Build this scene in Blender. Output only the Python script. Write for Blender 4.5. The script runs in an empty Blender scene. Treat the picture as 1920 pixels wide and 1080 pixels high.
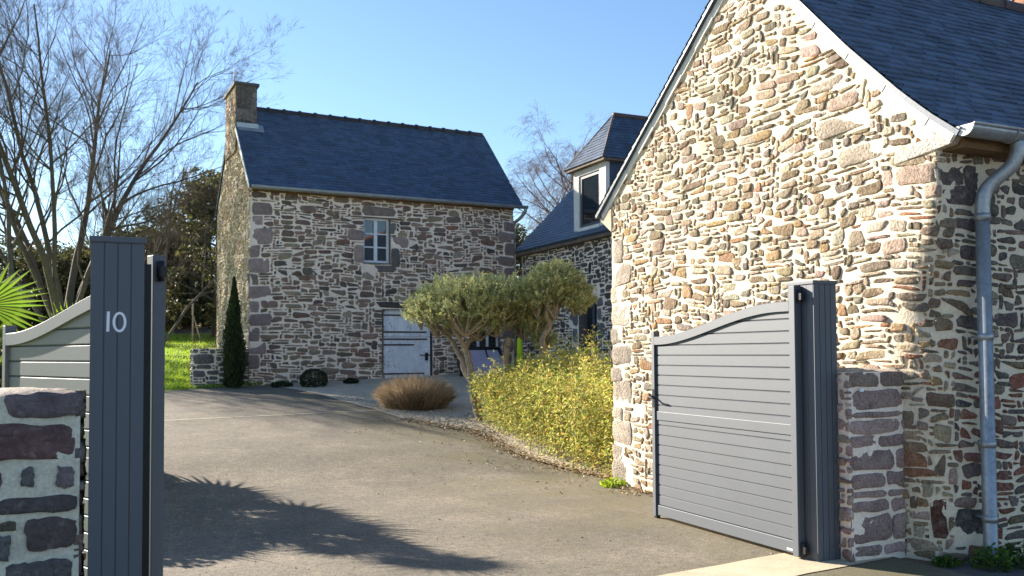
import bpy, math, random
import numpy as np
from mathutils import Vector, Matrix

S = bpy.context.scene
COL = S.collection
RAD = math.radians

# ------------------------------------------------------------------ camera
cam_d = bpy.data.cameras.new("camera")
cam = bpy.data.objects.new("camera", cam_d)
COL.objects.link(cam)
S.camera = cam
YAW, PITCH, ROLL, HC = RAD(25.1), RAD(2.07), RAD(0.35), 1.55
Fv = Vector((math.sin(YAW) * math.cos(PITCH), math.cos(YAW) * math.cos(PITCH), math.sin(PITCH)))
R0 = Vector((math.cos(YAW), -math.sin(YAW), 0))
U0 = R0.cross(Fv)
Rv = R0 * math.cos(ROLL) - U0 * math.sin(ROLL)
Uv = U0 * math.cos(ROLL) + R0 * math.sin(ROLL)
M = Matrix((Rv, Uv, -Fv)).transposed().to_4x4()
M.translation = (0, 0, HC)
cam.matrix_world = M
cam_d.sensor_width = 36
cam_d.lens = 36 * 1690 / 1920
cam_d.shift_y = 60 / 1920
cam_d.clip_start = 0.1
cam_d.clip_end = 2000
cam_d.dof.use_dof = True
cam_d.dof.focus_distance = 7.0
cam_d.dof.aperture_fstop = 5.0

# ------------------------------------------------------------------ sky and sun
AZ, EL = RAD(30), RAD(23)          # sun stands 30 degrees left of +Y, 23 degrees up
SUN = Vector((-math.sin(AZ) * math.cos(EL), math.cos(AZ) * math.cos(EL), math.sin(EL)))
world = bpy.data.worlds.new("World")
S.world = world
world.use_nodes = True
nt = world.node_tree
bg = nt.nodes["Background"]
sky = nt.nodes.new("ShaderNodeTexSky")
sky.sky_type = 'NISHITA'
sky.sun_disc = False
sky.sun_elevation = EL
sky.sun_rotation = -AZ
sky.altitude = 0
sky.air_density = 1.0
sky.dust_density = 0.15
sky.ozone_density = 3.4
nt.links.new(sky.outputs[0], bg.inputs[0])
bg.inputs[1].default_value = 0.072
sun_d = bpy.data.lights.new("sun", 'SUN')
sun_d.energy = 5.0
sun_d.angle = RAD(0.5)
sun_d.color = (1.0, 0.91, 0.78)
sun = bpy.data.objects.new("sun", sun_d)
COL.objects.link(sun)
sun.rotation_euler = SUN.to_track_quat('Z', 'Y').to_euler()
S.view_settings.view_transform = 'Standard'
S.view_settings.look = 'None'
S.view_settings.exposure = 1.66
S.view_settings.gamma = 1
S.cycles.max_bounces = 6
S.cycles.transparent_max_bounces = 8

# ------------------------------------------------------------------ helpers
def hx(r, g, b):
    f = lambda c: (c / 255 / 12.92) if c <= 10 else ((c / 255 + 0.055) / 1.055) ** 2.4
    return (f(r), f(g), f(b))

class MB:
    """collects shapes of one mesh"""
    def __init__(s):
        s.v = []; s.f = []; s.m = []; s.t = []; s.sm = []
    def add(s, verts, faces, tint=(1, 1, 1), mat=0, smooth=False):
        n = len(s.v)
        s.v.extend([tuple(map(float, p)) for p in verts])
        for f in faces:
            s.f.append(tuple(i + n for i in f))
        k = len(faces)
        s.m += [mat] * k; s.t += [tuple(tint)] * k; s.sm += [smooth] * k
    def box(s, lo, hi, tint=(1, 1, 1), mat=0, T=None):
        x0, y0, z0 = lo; x1, y1, z1 = hi
        v = [(x0,y0,z0),(x1,y0,z0),(x1,y1,z0),(x0,y1,z0),(x0,y0,z1),(x1,y0,z1),(x1,y1,z1),(x0,y1,z1)]
        if T: v = [T(*p) for p in v]
        s.add(v, [(0,3,2,1),(4,5,6,7),(0,1,5,4),(1,2,6,5),(2,3,7,6),(3,0,4,7)], tint, mat)
    def tube(s, pts, rad, n=8, tint=(1, 1, 1), mat=0, cap=True, smooth=True):
        pts = [Vector(p) for p in pts]
        if not hasattr(rad, '__len__'): rad = [rad] * len(pts)
        vs = []; up = Vector((0, 0, 1))
        d0 = (pts[1] - pts[0]).normalized()
        a = d0.orthogonal().normalized()
        for i, p in enumerate(pts):
            d = (pts[min(i + 1, len(pts) - 1)] - pts[max(i - 1, 0)])
            if d.length < 1e-9: d = d0
            d.normalize()
            a = a - d * a.dot(d)
            if a.length < 1e-6: a = d.orthogonal()
            a.normalize(); b = d.cross(a)
            for k in range(n):
                t = 2 * math.pi * k / n
                vs.append(p + (a * math.cos(t) + b * math.sin(t)) * rad[i])
        fs = []
        for i in range(len(pts) - 1):
            for k in range(n):
                fs.append((i*n+k, i*n+(k+1) % n, (i+1)*n+(k+1) % n, (i+1)*n+k))
        if cap:
            fs.append(tuple(reversed(range(n)))); fs.append(tuple(range((len(pts)-1)*n, len(pts)*n)))
        s.add(vs, fs, tint, mat, smooth)
    def build(s, name, mats, parent=None, bevel=0.0):
        me = bpy.data.meshes.new(name)
        me.from_pydata(s.v, [], s.f)
        if not isinstance(mats, (list, tuple)): mats = [mats]
        for m in mats: me.materials.append(m)
        me.polygons.foreach_set("material_index", s.m)
        me.polygons.foreach_set("use_smooth", s.sm)
        at = me.attributes.new("tint", 'FLOAT_COLOR', 'FACE')
        at.data.foreach_set("color", np.concatenate([np.array(s.t, dtype=np.float32).reshape(-1, 3), np.ones((len(s.t), 1), np.float32)], 1).ravel())
        me.update()
        o = bpy.data.objects.new(name, me)
        COL.objects.link(o)
        if parent: o.parent = parent
        if bevel:
            b = o.modifiers.new("bevel", 'BEVEL'); b.width = bevel; b.segments = 2; b.limit_method = 'ANGLE'; b.angle_limit = RAD(40)
        return o

def quads_object(name, V, tint, mat, parent=None, smooth=False):
    """V: (n,4,3) array of loose quads, tint: (n,3)"""
    n = len(V)
    me = bpy.data.meshes.new(name)
    me.vertices.add(n * 4); me.vertices.foreach_set("co", V.astype(np.float32).ravel())
    me.loops.add(n * 4); me.loops.foreach_set("vertex_index", np.arange(n * 4, dtype=np.int32))
    me.polygons.add(n); me.polygons.foreach_set("loop_start", np.arange(0, n * 4, 4, dtype=np.int32))
    me.polygons.foreach_set("loop_total", np.full(n, 4, np.int32))
    me.materials.append(mat)
    at = me.attributes.new("tint", 'FLOAT_COLOR', 'FACE')
    at.data.foreach_set("color", np.concatenate([tint.astype(np.float32), np.ones((n, 1), np.float32)], 1).ravel())
    me.update(calc_edges=True)
    o = bpy.data.objects.new(name, me); COL.objects.link(o)
    if parent: o.parent = parent
    return o

def empty(name, label, cat, loc=(0, 0, 0), group=None):
    o = bpy.data.objects.new(name, None); COL.objects.link(o)
    o.location = (0, 0, 0)
    o['label'] = label; o['category'] = cat
    if group: o['group'] = group
    return o
def tag(o, label=None, cat=None, group=None, kind=None):
    if label: o['label'] = label
    if cat: o['category'] = cat
    if group: o['group'] = group
    if kind: o['kind'] = kind
    return o

# smooth value noise on numpy-free scalars
_rs = np.random.RandomState(3)
_tab = _rs.rand(256, 256) * 2 - 1
def vnoise(x, y):
    xi, yi = math.floor(x), math.floor(y); fx, fy = x - xi, y - yi
    fx = fx*fx*(3-2*fx); fy = fy*fy*(3-2*fy)
    a = _tab[xi & 255, yi & 255]; b = _tab[(xi+1) & 255, yi & 255]; c = _tab[xi & 255, (yi+1) & 255]; d = _tab[(xi+1) & 255, (yi+1) & 255]
    return (a*(1-fx)+b*fx)*(1-fy) + (c*(1-fx)+d*fx)*fy

def sstep(a, b, x):
    t = min(1, max(0, (x - a) / (b - a))); return t*t*(3-2*t)

# ------------------------------------------------------------------ materials
def mat_new(name):
    m = bpy.data.materials.new(name); m.use_nodes = True
    return m, m.node_tree, m.node_tree.nodes["Principled BSDF"]
def N(t, typ, **kw):
    n = t.nodes.new(typ)
    for k, v in kw.items(): setattr(n, k, v)
    return n
def surf(name, base, rough=0.7, tint=True, n1=(6, .25), n2=(60, .25), bump=(40, .3, .01), spec=0.3, metal=0.0, blot=None, detail=6):
    """noise mottled surface multiplied by the face tint"""
    m, t, p = mat_new(name); L = t.links.new
    tc = N(t, 'ShaderNodeTexCoord')
    col = N(t, 'ShaderNodeRGB'); col.outputs[0].default_value = (*base, 1); cur = col.outputs[0]
    if tint:
        at = N(t, 'ShaderNodeAttribute', attribute_name='tint')
        mx = N(t, 'ShaderNodeMix', data_type='RGBA', blend_type='MULTIPLY'); mx.inputs[0].default_value = 1
        L(cur, mx.inputs[6]); L(at.outputs[0], mx.inputs[7]); cur = mx.outputs[2]
    for sc, amt in (n1, n2):
        if not amt: continue
        nz = N(t, 'ShaderNodeTexNoise'); nz.inputs['Scale'].default_value = sc; nz.inputs['Detail'].default_value = detail; nz.inputs['Roughness'].default_value = .65
        L(tc.outputs['Object'], nz.inputs['Vector'])
        mr = N(t, 'ShaderNodeMapRange'); mr.inputs[1].default_value = .25; mr.inputs[2].default_value = .75
        mr.inputs[3].default_value = 1 - amt; mr.inputs[4].default_value = 1 + amt
        L(nz.outputs[0], mr.inputs[0])
        mx = N(t, 'ShaderNodeMix', data_type='RGBA', blend_type='MULTIPLY'); mx.inputs[0].default_value = 1
        L(cur, mx.inputs[6]); L(mr.outputs[0], mx.inputs[7]); cur = mx.outputs[2]
    if blot:
        for (bc, sc, lo, hi, amt) in blot:
            nz = N(t, 'ShaderNodeTexNoise'); nz.inputs['Scale'].default_value = sc; nz.inputs['Detail'].default_value = 7; nz.inputs['Roughness'].default_value = .7
            L(tc.outputs['Object'], nz.inputs['Vector'])
            mr = N(t, 'ShaderNodeMapRange'); mr.inputs[1].default_value = lo; mr.inputs[2].default_value = hi; mr.inputs[3].default_value = 0; mr.inputs[4].default_value = amt
            L(nz.outputs[0], mr.inputs[0])
            mx = N(t, 'ShaderNodeMix', data_type='RGBA'); L(mr.outputs[0], mx.inputs[0]); L(cur, mx.inputs[6]); mx.inputs[7].default_value = (*bc, 1); cur = mx.outputs[2]
    L(cur, p.inputs['Base Color'])
    p.inputs['Roughness'].default_value = rough; p.inputs['Metallic'].default_value = metal
    p.inputs['Specular IOR Level'].default_value = spec
    if bump:
        nz = N(t, 'ShaderNodeTexNoise'); nz.inputs['Scale'].default_value = bump[0]; nz.inputs['Detail'].default_value = 8; nz.inputs['Roughness'].default_value = .65
        L(tc.outputs['Object'], nz.inputs['Vector'])
        b = N(t, 'ShaderNodeBump'); b.inputs['Strength'].default_value = bump[1]; b.inputs['Distance'].default_value = bump[2]
        L(nz.outputs[0], b.inputs['Height']); L(b.outputs[0], p.inputs['Normal'])
    return m
def leafmat(name, base, trans=0.4, rough=0.55):
    m, t, p = mat_new(name); L = t.links.new
    at = N(t, 'ShaderNodeAttribute', attribute_name='tint')
    mx = N(t, 'ShaderNodeMix', data_type='RGBA', blend_type='MULTIPLY'); mx.inputs[0].default_value = 1
    mx.inputs[6].default_value = (*base, 1); L(at.outputs[0], mx.inputs[7])
    L(mx.outputs[2], p.inputs['Base Color']); p.inputs['Roughness'].default_value = rough; p.inputs['Specular IOR Level'].default_value = .3
    tr = N(t, 'ShaderNodeBsdfTranslucent'); L(mx.outputs[2], tr.inputs[0])
    ms = N(t, 'ShaderNodeMixShader'); ms.inputs[0].default_value = trans
    L(p.outputs[0], ms.inputs[1]); L(tr.outputs[0], ms.inputs[2])
    L(ms.outputs[0], t.nodes['Material Output'].inputs[0])
    return m

m_stone = surf("rubble_stone", (1, 1, 1), .9, n1=(9, .30), n2=(60, .6), bump=(40, 1.0, .03), spec=.15,
               blot=[((.50, .43, .33), 17, .50, .76, .55), ((.13, .10, .07), 30, .60, .72, .55)])
m_stone_dk = surf("dark_schist", (1, 1, 1), .85, n1=(8, .3), n2=(40, .35), bump=(34, .9, .03), spec=.2,
               blot=[((.34, .31, .26), 18, .58, .72, .55), ((.05, .045, .04), 30, .60, .72, .5)])
m_mortar = surf("lime_mortar_cream", (.74, .635, .48), .95, tint=False, n1=(2.5, .14), n2=(50, .18), bump=(45, .7, .016), spec=.1)
m_mortar_g = surf("lime_mortar_buff", (.88, .735, .605), .95, tint=False, n1=(2, .15), n2=(40, .18), bump=(50, .5, .012), spec=.1)
m_mortar_l = surf("lime_mortar_grey", (.62, .585, .47), .95, tint=False, n1=(3, .12), n2=(50, .25), bump=(60, .7, .015), spec=.1)
m_slate = surf("roof_slate", (.050, .076, .118), .5, n1=(2.5, .2), n2=(40, .25), bump=(35, .25, .006), spec=.5)
m_ridge = surf("ridge_tile", (.10, .075, .07), .7, n1=(3, .3), n2=(30, .3), bump=(30, .3, .01))
m_ridge_o = surf("orange_ridge_tile", (.42, .20, .11), .75, n1=(3, .3), n2=(30, .3), bump=(30, .3, .01))
m_zinc = surf("weathered_zinc", (.34, .36, .37), .42, tint=False, n1=(5, .18), n2=(40, .15), bump=(12, .1, .01), spec=.5, metal=.55,
              blot=[((.12, .13, .14), 7, .56, .72, .6)])
m_white_slate = surf("whitewashed_slate", (.74, .71, .66), .8, n1=(5, .12), n2=(30, .12), bump=(25, .3, .01))
m_alu = surf("anthracite_powder_coat", (.054, .064, .080), .58, tint=False, n1=(3, .08), n2=(300, .12), bump=(500, .12, .002), spec=.9,
             blot=[((.16, .15, .13), 5, .66, .85, .25)])
m_white = surf("white_paint", (.72, .74, .76), .5, tint=True, n1=(4, .06), n2=(60, .06), bump=None)
m_old_white = surf("peeling_white_paint", (.80, .81, .84), .75, n1=(5, .16), n2=(40, .18), bump=(40, .3, .008),
                   blot=[((.16, .15, .15), 11, .60, .66, .85)])
m_iron = surf("black_iron", (.02, .02, .022), .5, tint=False, n1=(5, .2), n2=(60, .2), bump=(60, .2, .004))
m_timber = surf("old_timber", (.16, .12, .09), .85, n1=(6, .3), n2=(50, .3), bump=(40, .5, .01))
m_rail = surf("pale_timber", (.42, .33, .21), .85, n1=(6, .2), n2=(50, .2), bump=(40, .4, .01))
m_dark = surf("dark_interior", (.012, .013, .016), .7, tint=False, n1=(4, .1), n2=(20, .1), bump=None)
m_granite = surf("dressed_granite", (.26, .25, .25), .85, n1=(8, .2), n2=(70, .25), bump=(60, .4, .01))
m_lime = surf("lime_yellow_plastic", (.55, .75, .03), .5, tint=False, n1=(4, .05), n2=(30, .05), bump=None)
m_lilac = surf("pale_lilac_sheet", (.40, .38, .52), .35, tint=False, n1=(3, .08), n2=(30, .05), bump=None, spec=.5)
m_digit = surf("white_digit", (.8, .82, .85), .5, tint=False, n1=(5, .04), n2=(30, .04), bump=None)
m_concrete = surf("threshold_concrete", (.50, .42, .29), .9, tint=False, n1=(2.2, .22), n2=(60, .2), bump=(80, .4, .008))
m_bark = surf("grey_brown_bark", (.115, .095, .078), .9, n1=(6, .3), n2=(30, .3), bump=(25, .6, .02))
m_bark_o = surf("olive_bark", (.30, .24, .17), .9, n1=(9, .3), n2=(40, .3), bump=(30, .7, .02))
m_twig = surf("birch_twig", (.17, .12, .105), .9, n1=(4, .2), n2=(20, .2), bump=None)
m_olive = leafmat("olive_leaf", (.47, .48, .25), .42)
m_bamboo = leafmat("golden_leaf", (.60, .56, .17), .5)
m_ever = leafmat("evergreen_leaf", (.085, .085, .036), .4)
m_cyp = leafmat("cypress_leaf", (.035, .055, .018), .2)
m_palm = leafmat("palm_leaf", (.17, .27, .025), .42, .4)
m_grass = leafmat("grass_blade", (.32, .43, .04), .45)
m_dry = leafmat("dry_grass_blade", (.52, .40, .26), .5)
m_litter = leafmat("fallen_leaf", (.36, .26, .14), .1)
m_weed = leafmat("weed_leaf", (.07, .13, .025), .3)

def glassmat():
    m, t, p = mat_new("window_glass")
    p.inputs['Base Color'].default_value = (.02, .025, .03, 1)
    p.inputs['Roughness'].default_value = .03; p.inputs['Specular IOR Level'].default_value = .9
    p.inputs['Metallic'].default_value = 0.0
    return m
m_glass = glassmat()

def asphaltmat():
    m, t, p = mat_new("worn_asphalt"); L = t.links.new
    tc = N(t, 'ShaderNodeTexCoord')
    def noise(sc, det=5, ro=.6):
        n = N(t, 'ShaderNodeTexNoise'); n.inputs['Scale'].default_value = sc; n.inputs['Detail'].default_value = det; n.inputs['Roughness'].default_value = ro
        L(tc.outputs['Object'], n.inputs['Vector']); return n.outputs[0]
    def ramp(src, stops):
        r = N(t, 'ShaderNodeValToRGB'); L(src, r.inputs[0])
        while len(r.color_ramp.elements) < len(stops): r.color_ramp.elements.new(.5)
        for e, (pos, c) in zip(r.color_ramp.elements, stops): e.position = pos; e.color = (*c, 1)
        return r.outputs[0]
    def mix(f, a, b, bt='MIX'):
        x = N(t, 'ShaderNodeMix', data_type='RGBA', blend_type=bt)
        if isinstance(f, float): x.inputs[0].default_value = f
        else: L(f, x.inputs[0])
        L(a, x.inputs[6]); L(b, x.inputs[7]); return x.outputs[2]
    base = ramp(noise(.8, 9, .72), [(.3, (.118, .104, .083)), (.5, (.172, .149, .115)), (.7, (.25, .213, .160))])
    grain = ramp(noise(60, 4, .85), [(.36, (.40, .40, .40)), (.5, (1, 1, 1)), (.64, (1.75, 1.7, 1.6))])
    c = mix(.9, base, grain, 'MULTIPLY')
    g2 = ramp(noise(14, 8, .85), [(.38, (.55, .55, .55)), (.5, (1, 1, 1)), (.64, (1.4, 1.38, 1.34))])
    c = mix(.8, c, g2, 'MULTIPLY')
    # moss film
    rgb = N(t, 'ShaderNodeRGB'); rgb.outputs[0].default_value = (.135, .12, .062, 1)
    sep = N(t, 'ShaderNodeSeparateXYZ'); L(tc.outputs['Object'], sep.inputs[0])
    mr = N(t, 'ShaderNodeMapRange'); mr.inputs[1].default_value = 2.4; mr.inputs[2].default_value = 5.4; mr.inputs[4].default_value = .85; L(sep.outputs[0], mr.inputs[0])
    nz = noise(1.1, 6)
    mr2 = N(t, 'ShaderNodeMapRange'); mr2.inputs[1].default_value = .36; mr2.inputs[2].default_value = .62; L(nz, mr2.inputs[0])
    mu = N(t, 'ShaderNodeMath', operation='MULTIPLY'); L(mr.outputs[0], mu.inputs[0]); L(mr2.outputs[0], mu.inputs[1])
    c = mix(mu.outputs[0], c, rgb.outputs[0])
    # pale spots
    sp = ramp(noise(6, 10, .85), [(.60, (0, 0, 0)), (.70, (.8, .8, .8))])
    rgb2 = N(t, 'ShaderNodeRGB'); rgb2.outputs[0].default_value = (.30, .25, .18, 1)
    c = mix(sp, c, rgb2.outputs[0])
    dk = ramp(noise(2.3, 9, .78), [(.55, (0, 0, 0)), (.68, (.6, .6, .6))])
    rgb3 = N(t, 'ShaderNodeRGB'); rgb3.outputs[0].default_value = (.10, .09, .072, 1)
    c = mix(dk, c, rgb3.outputs[0])
    L(c, p.inputs['Base Color']); p.inputs['Roughness'].default_value = .85; p.inputs['Specular IOR Level'].default_value = .3
    b = N(t, 'ShaderNodeBump'); b.inputs['Strength'].default_value = .45; b.inputs['Distance'].default_value = .006
    L(noise(160, 3, .7), b.inputs['Height']); L(b.outputs[0], p.inputs['Normal'])
    return m
m_asphalt = asphaltmat()
m_street = surf("dark_street_asphalt", (.10, .094, .088), .9, tint=False, n1=(1.2, .25), n2=(150, .5), bump=(150, .6, .006))
m_gravel = surf("pale_gravel", (.50, .42, .31), .95, tint=False, n1=(3, .2), n2=(70, .55), bump=(60, .35, .008), blot=[((.20, .15, .10), 5, .58, .72, .5)])
m_soil = surf("brown_soil", (.17, .125, .08), .95, tint=False, n1=(3, .25), n2=(40, .5), bump=(40, .4, .012))
m_lawn = surf("lawn_turf", (.24, .33, .04), .95, tint=False, n1=(1.5, .3), n2=(30, .4), bump=(50, .4, .015))
m_kerb = surf("kerb_concrete", (.42, .36, .27), .9, tint=False, n1=(3, .2), n2=(60, .2), bump=(60, .4, .008))

# ------------------------------------------------------------------ terrain
def th(x, y):
    b = 0.0
    if y > 9.2:
        b = .068 * (min(y, 21.4) - 9.2) * min(1, (y - 9.2) / 3)
        b += .03 * (max(-8, min(14, x)) - 3.3) * min(1, max(0, (y - 12) / 9))
    if y > 21.4: b += .085 * (min(y, 45) - 21.4)
    return b
def sheet(name, left, right, ys, nx, off, mat, kind='structure', skirt=False):
    mb = MB(); vs = []; fs = []
    for y in ys:
        a, b = left(y), right(y)
        for i in range(nx + 1):
            x = a + (b - a) * i / nx
            vs.append((x, y, th(x, y) + off))
    w = nx + 1
    for j in range(len(ys) - 1):
        for i in range(nx):
            fs.append((j*w+i, j*w+i+1, (j+1)*w+i+1, (j+1)*w+i))
    mb.add(vs, fs, smooth=True)
    o = mb.build(name, mat); o['kind'] = kind
    return o
def interp(pts):
    ys = [p[0] for p in pts]; xs = [p[1] for p in pts]
    return lambda y: float(np.interp(y, ys, xs))
def fr(a, b, st): return list(np.arange(a, b, st)) + [b]
# ground: one sheet to the horizon
gx = [-900, -300, -120, -60] + fr(-30, 40, 1.0) + [60, 120, 300, 900]
gy = [-600, -200, -60, -20] + fr(-8, 50, .6) + [60, 90, 150, 300, 1200]
mb = MB(); vs = [(x, y, th(x, y) - .02) for y in gy for x in gx]; w = len(gx)
mb.add(vs, [(j*w+i, j*w+i+1, (j+1)*w+i+1, (j+1)*w+i) for j in range(len(gy)-1) for i in range(w-1)], smooth=True)
mb.build("ground", m_soil)['kind'] = 'structure'

edge_r = interp([(4, 5.5), (8.2, 5.44), (9.5, 5.76), (10.15, 5.62), (11.6, 5.42), (12.6, 5.48), (13.44, 5.5), (14.0, 5.19), (14.87, 4.95), (16.34, 4.79), (17.75, 4.55), (19.2, 4.34), (20.3, 4.0), (21.2, 3.75)])
edge_l = interp([(4, -.6), (8, -.7), (14, -.1), (18, .5), (21.4, 1.25)])
sheet("street", lambda y: -9, lambda y: 13, fr(-6, 4.6, .5), 8, -.004, m_street)
sheet("driveway", edge_l, edge_r, fr(4.0, 21.3, .25), 10, 0.0, m_asphalt)
sheet("gravel_bed", lambda y: edge_r(y) + .05, lambda y: 10.45, fr(9.25, 21.5, .25), 10, .004, m_gravel)
sheet("lawn", lambda y: -14, lambda y: edge_l(y) if y < 21.3 else 3.25, fr(5.0, 44, .5), 12, .004, m_lawn)
sheet("kerb_edging", lambda y: edge_r(y) - .01 + .015 * vnoise(y * 3, 2), lambda y: edge_r(y) + .07, fr(13.2, 21.0, .15), 1, .012, m_kerb)
sheet("driveway_joint", edge_l, edge_r, [16.15, 16.23], 14, .004, m_kerb)
# concrete threshold between the gate posts
mb = MB(); n = 24; vs = []
for i in range(n + 1):
    t = i / n; x = .1 + 5.2 * t; yc = 4.62 + t * .62
    vs += [(x + .12 * t, yc - .24 - .05 * t + .012 * vnoise(i * .9, 4), .005), (x - .10 * t, yc + .22 + .012 * vnoise(i * .8, 9), .005)]
mb.add(vs, [(2*i, 2*i+2, 2*i+3, 2*i+1) for i in range(n)])
mb.build("threshold_strip", m_concrete)['kind'] = 'structure'

# ------------------------------------------------------------------ rubble walls
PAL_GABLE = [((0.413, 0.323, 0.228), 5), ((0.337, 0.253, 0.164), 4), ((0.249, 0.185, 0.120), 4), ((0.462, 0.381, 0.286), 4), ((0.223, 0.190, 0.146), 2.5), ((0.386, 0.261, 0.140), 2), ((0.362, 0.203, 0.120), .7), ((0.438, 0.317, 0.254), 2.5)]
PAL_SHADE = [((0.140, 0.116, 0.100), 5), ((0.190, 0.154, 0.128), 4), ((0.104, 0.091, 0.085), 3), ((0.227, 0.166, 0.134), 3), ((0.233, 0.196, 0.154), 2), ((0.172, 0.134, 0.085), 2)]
PAL_BARN = [((0.267, 0.189, 0.141), 5), ((0.199, 0.143, 0.110), 4), ((0.323, 0.236, 0.174), 3), ((0.143, 0.112, 0.094), 2), ((0.336, 0.253, 0.174), 2.5), ((0.274, 0.161, 0.116), 1.5)]
PAL_PINK = [((0.429, 0.294, 0.257), 4), ((0.358, 0.237, 0.208), 3), ((0.486, 0.358, 0.315), 3)]
PAL_RED = [((0.250, 0.106, 0.075), 3), ((0.200, 0.100, 0.081), 3), ((0.175, 0.144, 0.125), 2)]
def pick(rng, pal):
    w = np.array([p[1] for p in pal], float); k = rng.choice(len(pal), p=w / w.sum())
    c = np.array(pal[k][0]) * rng.uniform(.8, 1.2) * (1 + rng.uniform(-.06, .06, 3))
    return tuple(c)

def layout(W, H, cw, ch, rng, reserved=(), holes=(), inside=None, wmax=6, hmax=3, small=.35):
    """pack the wall face with rectangles; returns list of (x,z,w,h,tint or None)"""
    nx, nz = int(round(W / cw)), int(round(H / ch))
    occ = np.zeros((nx, nz), bool); out = []
    for (x, z, w, h) in holes:
        occ[max(0, int(round(x/cw))):int(round((x+w)/cw)), max(0, int(round(z/ch))):int(round((z+h)/ch))] = True
    for (x, z, w, h, t) in reserved:
        i0, i1, k0, k1 = max(0, int(round(x/cw))), min(nx, int(round((x+w)/cw))), max(0, int(round(z/ch))), min(nz, int(round((z+h)/ch)))
        if i1 <= i0 or k1 <= k0: continue
        occ[i0:i1, k0:k1] = True; out.append((i0*cw, k0*ch, (i1-i0)*cw, (k1-k0)*ch, t))
    for k in range(nz):
        for i in range(nx):
            if occ[i, k]: continue
            hh = 1 if rng.rand() < small else (2 if rng.rand() < .72 else rng.randint(2, hmax + 1))
            ww = int(np.clip(round(rng.gamma(3.2, .62) * (1 + .28 * hh)), 1, wmax))
            if rng.rand() < .05: ww = min(ww, 1); hh = min(hmax, 2)
            ww = min(ww, nx - i); hh = min(hh, nz - k)
            j = 0
            while j < ww and not occ[i + j, k]: j += 1
            ww = j
            while hh > 1 and occ[i:i+ww, k:k+hh].any(): hh -= 1
            occ[i:i+ww, k:k+hh] = True
            x, z = i * cw, k * ch
            if inside and not inside(x + ww*cw/2, z + hh*ch/2, ww*cw, hh*ch): continue
            out.append((x, z, ww*cw, hh*ch, None))
    return out

def stones(mb, lay, P, rng, pal, gap=(.006, .018), relief=(.004, .014), npt=14, warp=(.03, 1.3), rnd=1.0, skip=.0, mat=0, sub=True):
    """P(s,z,h)->xyz; writes the stones of one wall face"""
    th_ = np.linspace(0, 2*math.pi, npt, endpoint=False)
    for (x, z, w, h, t) in lay:
        if t is None and rng.rand() < skip: continue
        big = t is not None
        tint = (pick(rng, pal(x, z) if callable(pal) else pal)) if (t is None or isinstance(t, str)) else tuple(np.array(t) * rng.uniform(.88, 1.12))
        g = rng.uniform(*gap, 4); g = np.minimum(g, np.array([w, w, h, h]) * .22)
        x0, x1, z0, z1 = x + g[0], x + w - g[1], z + g[2], z + h - g[3]
        if x1 - x0 < .02: x0, x1 = x + w*.2, x + w*.8
        if z1 - z0 < .015: z0, z1 = z + h*.2, z + h*.8
        jw, jh = (x1-x0), (z1-z0)
        ja = (.05 if big else .17) * rnd
        j = rng.uniform(-1, 1, (4, 2)) * np.array([min(jw, .22) * ja, jh * ja * 1.25])
        c = np.array([(x0, z0), (x1, z0), (x1, z1), (x0, z1)]) + j
        if not big and rng.rand() < .17 * rnd:      # wedge and triangle shaped stones
            k = rng.randint(4); o = (k + (1 if k % 2 == 0 else 3)) % 4
            c[k, 1] += (c[(3 - k), 1] - c[k, 1]) * rng.uniform(.3, .75)
        # denser outline, corner cutting
        pts = []
        for a in range(4):
            p, q = c[a], c[(a+1) % 4]
            n_ = 3 if a % 2 == 0 else 2
            for u in range(n_): pts.append(p + (q-p) * u / n_)
        pts = np.array(pts)
        for _ in range(1 if big else 2 if rng.rand() < .6 else 1):
            nx_ = np.roll(pts, -1, 0)
            pts = np.stack([pts*.75+nx_*.25, pts*.25+nx_*.75], 1).reshape(-1, 2)
        # resample by arc length
        seg = np.roll(pts, -1, 0) - pts; dl = np.hypot(seg[:, 0], seg[:, 1]); cum = np.concatenate([[0], np.cumsum(dl)])
        tt = np.linspace(0, cum[-1], npt, endpoint=False)
        cl = np.concatenate([pts, pts[:1]])
        pts = np.stack([np.interp(tt, cum, cl[:, 0]), np.interp(tt, cum, cl[:, 1])], 1)
        nz_ = rng.normal(0, 1, pts.shape); nz_ = (nz_ + np.roll(nz_, 1, 0) + np.roll(nz_, -1, 0)) * .5
        pts += nz_ * min(.006, jh * .06)
        ce = pts.mean(0)
        hh = rng.uniform(*relief) * (.7 if big else 1); r88 = .95 if big else .88
        tilt = rng.normal(0, 1, 2) * .05
        vs = []; 
        for (sc, hz) in ((1.03, -.02), (1.0, hh*.45), (r88, hh), (.45, hh)):
            for q in (ce + (pts - ce) * sc):
                dx, dz = q - ce
                s_, z_ = q
                s_ += warp[0] * vnoise(s_ * warp[1] * .7 + 31, z_ * warp[1] + 7)
                z_ += warp[0] * 1.2 * vnoise(s_ * warp[1] + 3, z_ * warp[1] * .6 + 50)
                vs.append(P(s_, z_, hz + ((dx*tilt[0] + dz*tilt[1]) + rng.normal(0, .0016) if hz > 0 else 0)))
        s_, z_ = ce
        s_ += warp[0] * vnoise(s_ * warp[1] * .7 + 31, z_ * warp[1] + 7)
        z_ += warp[0] * 1.2 * vnoise(s_ * warp[1] + 3, z_ * warp[1] * .6 + 50)
        vs.append(P(s_, z_, hh))
        n = npt; fs = []
        for r in range(3):
            for k in range(n): fs.append((r*n+k, r*n+(k+1) % n, (r+1)*n+(k+1) % n, (r+1)*n+k))
        for k in range(n): fs.append((3*n+k, 3*n+(k+1) % n, 4*n))
        mb.add(vs, fs, tint, mat, True)

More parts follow.
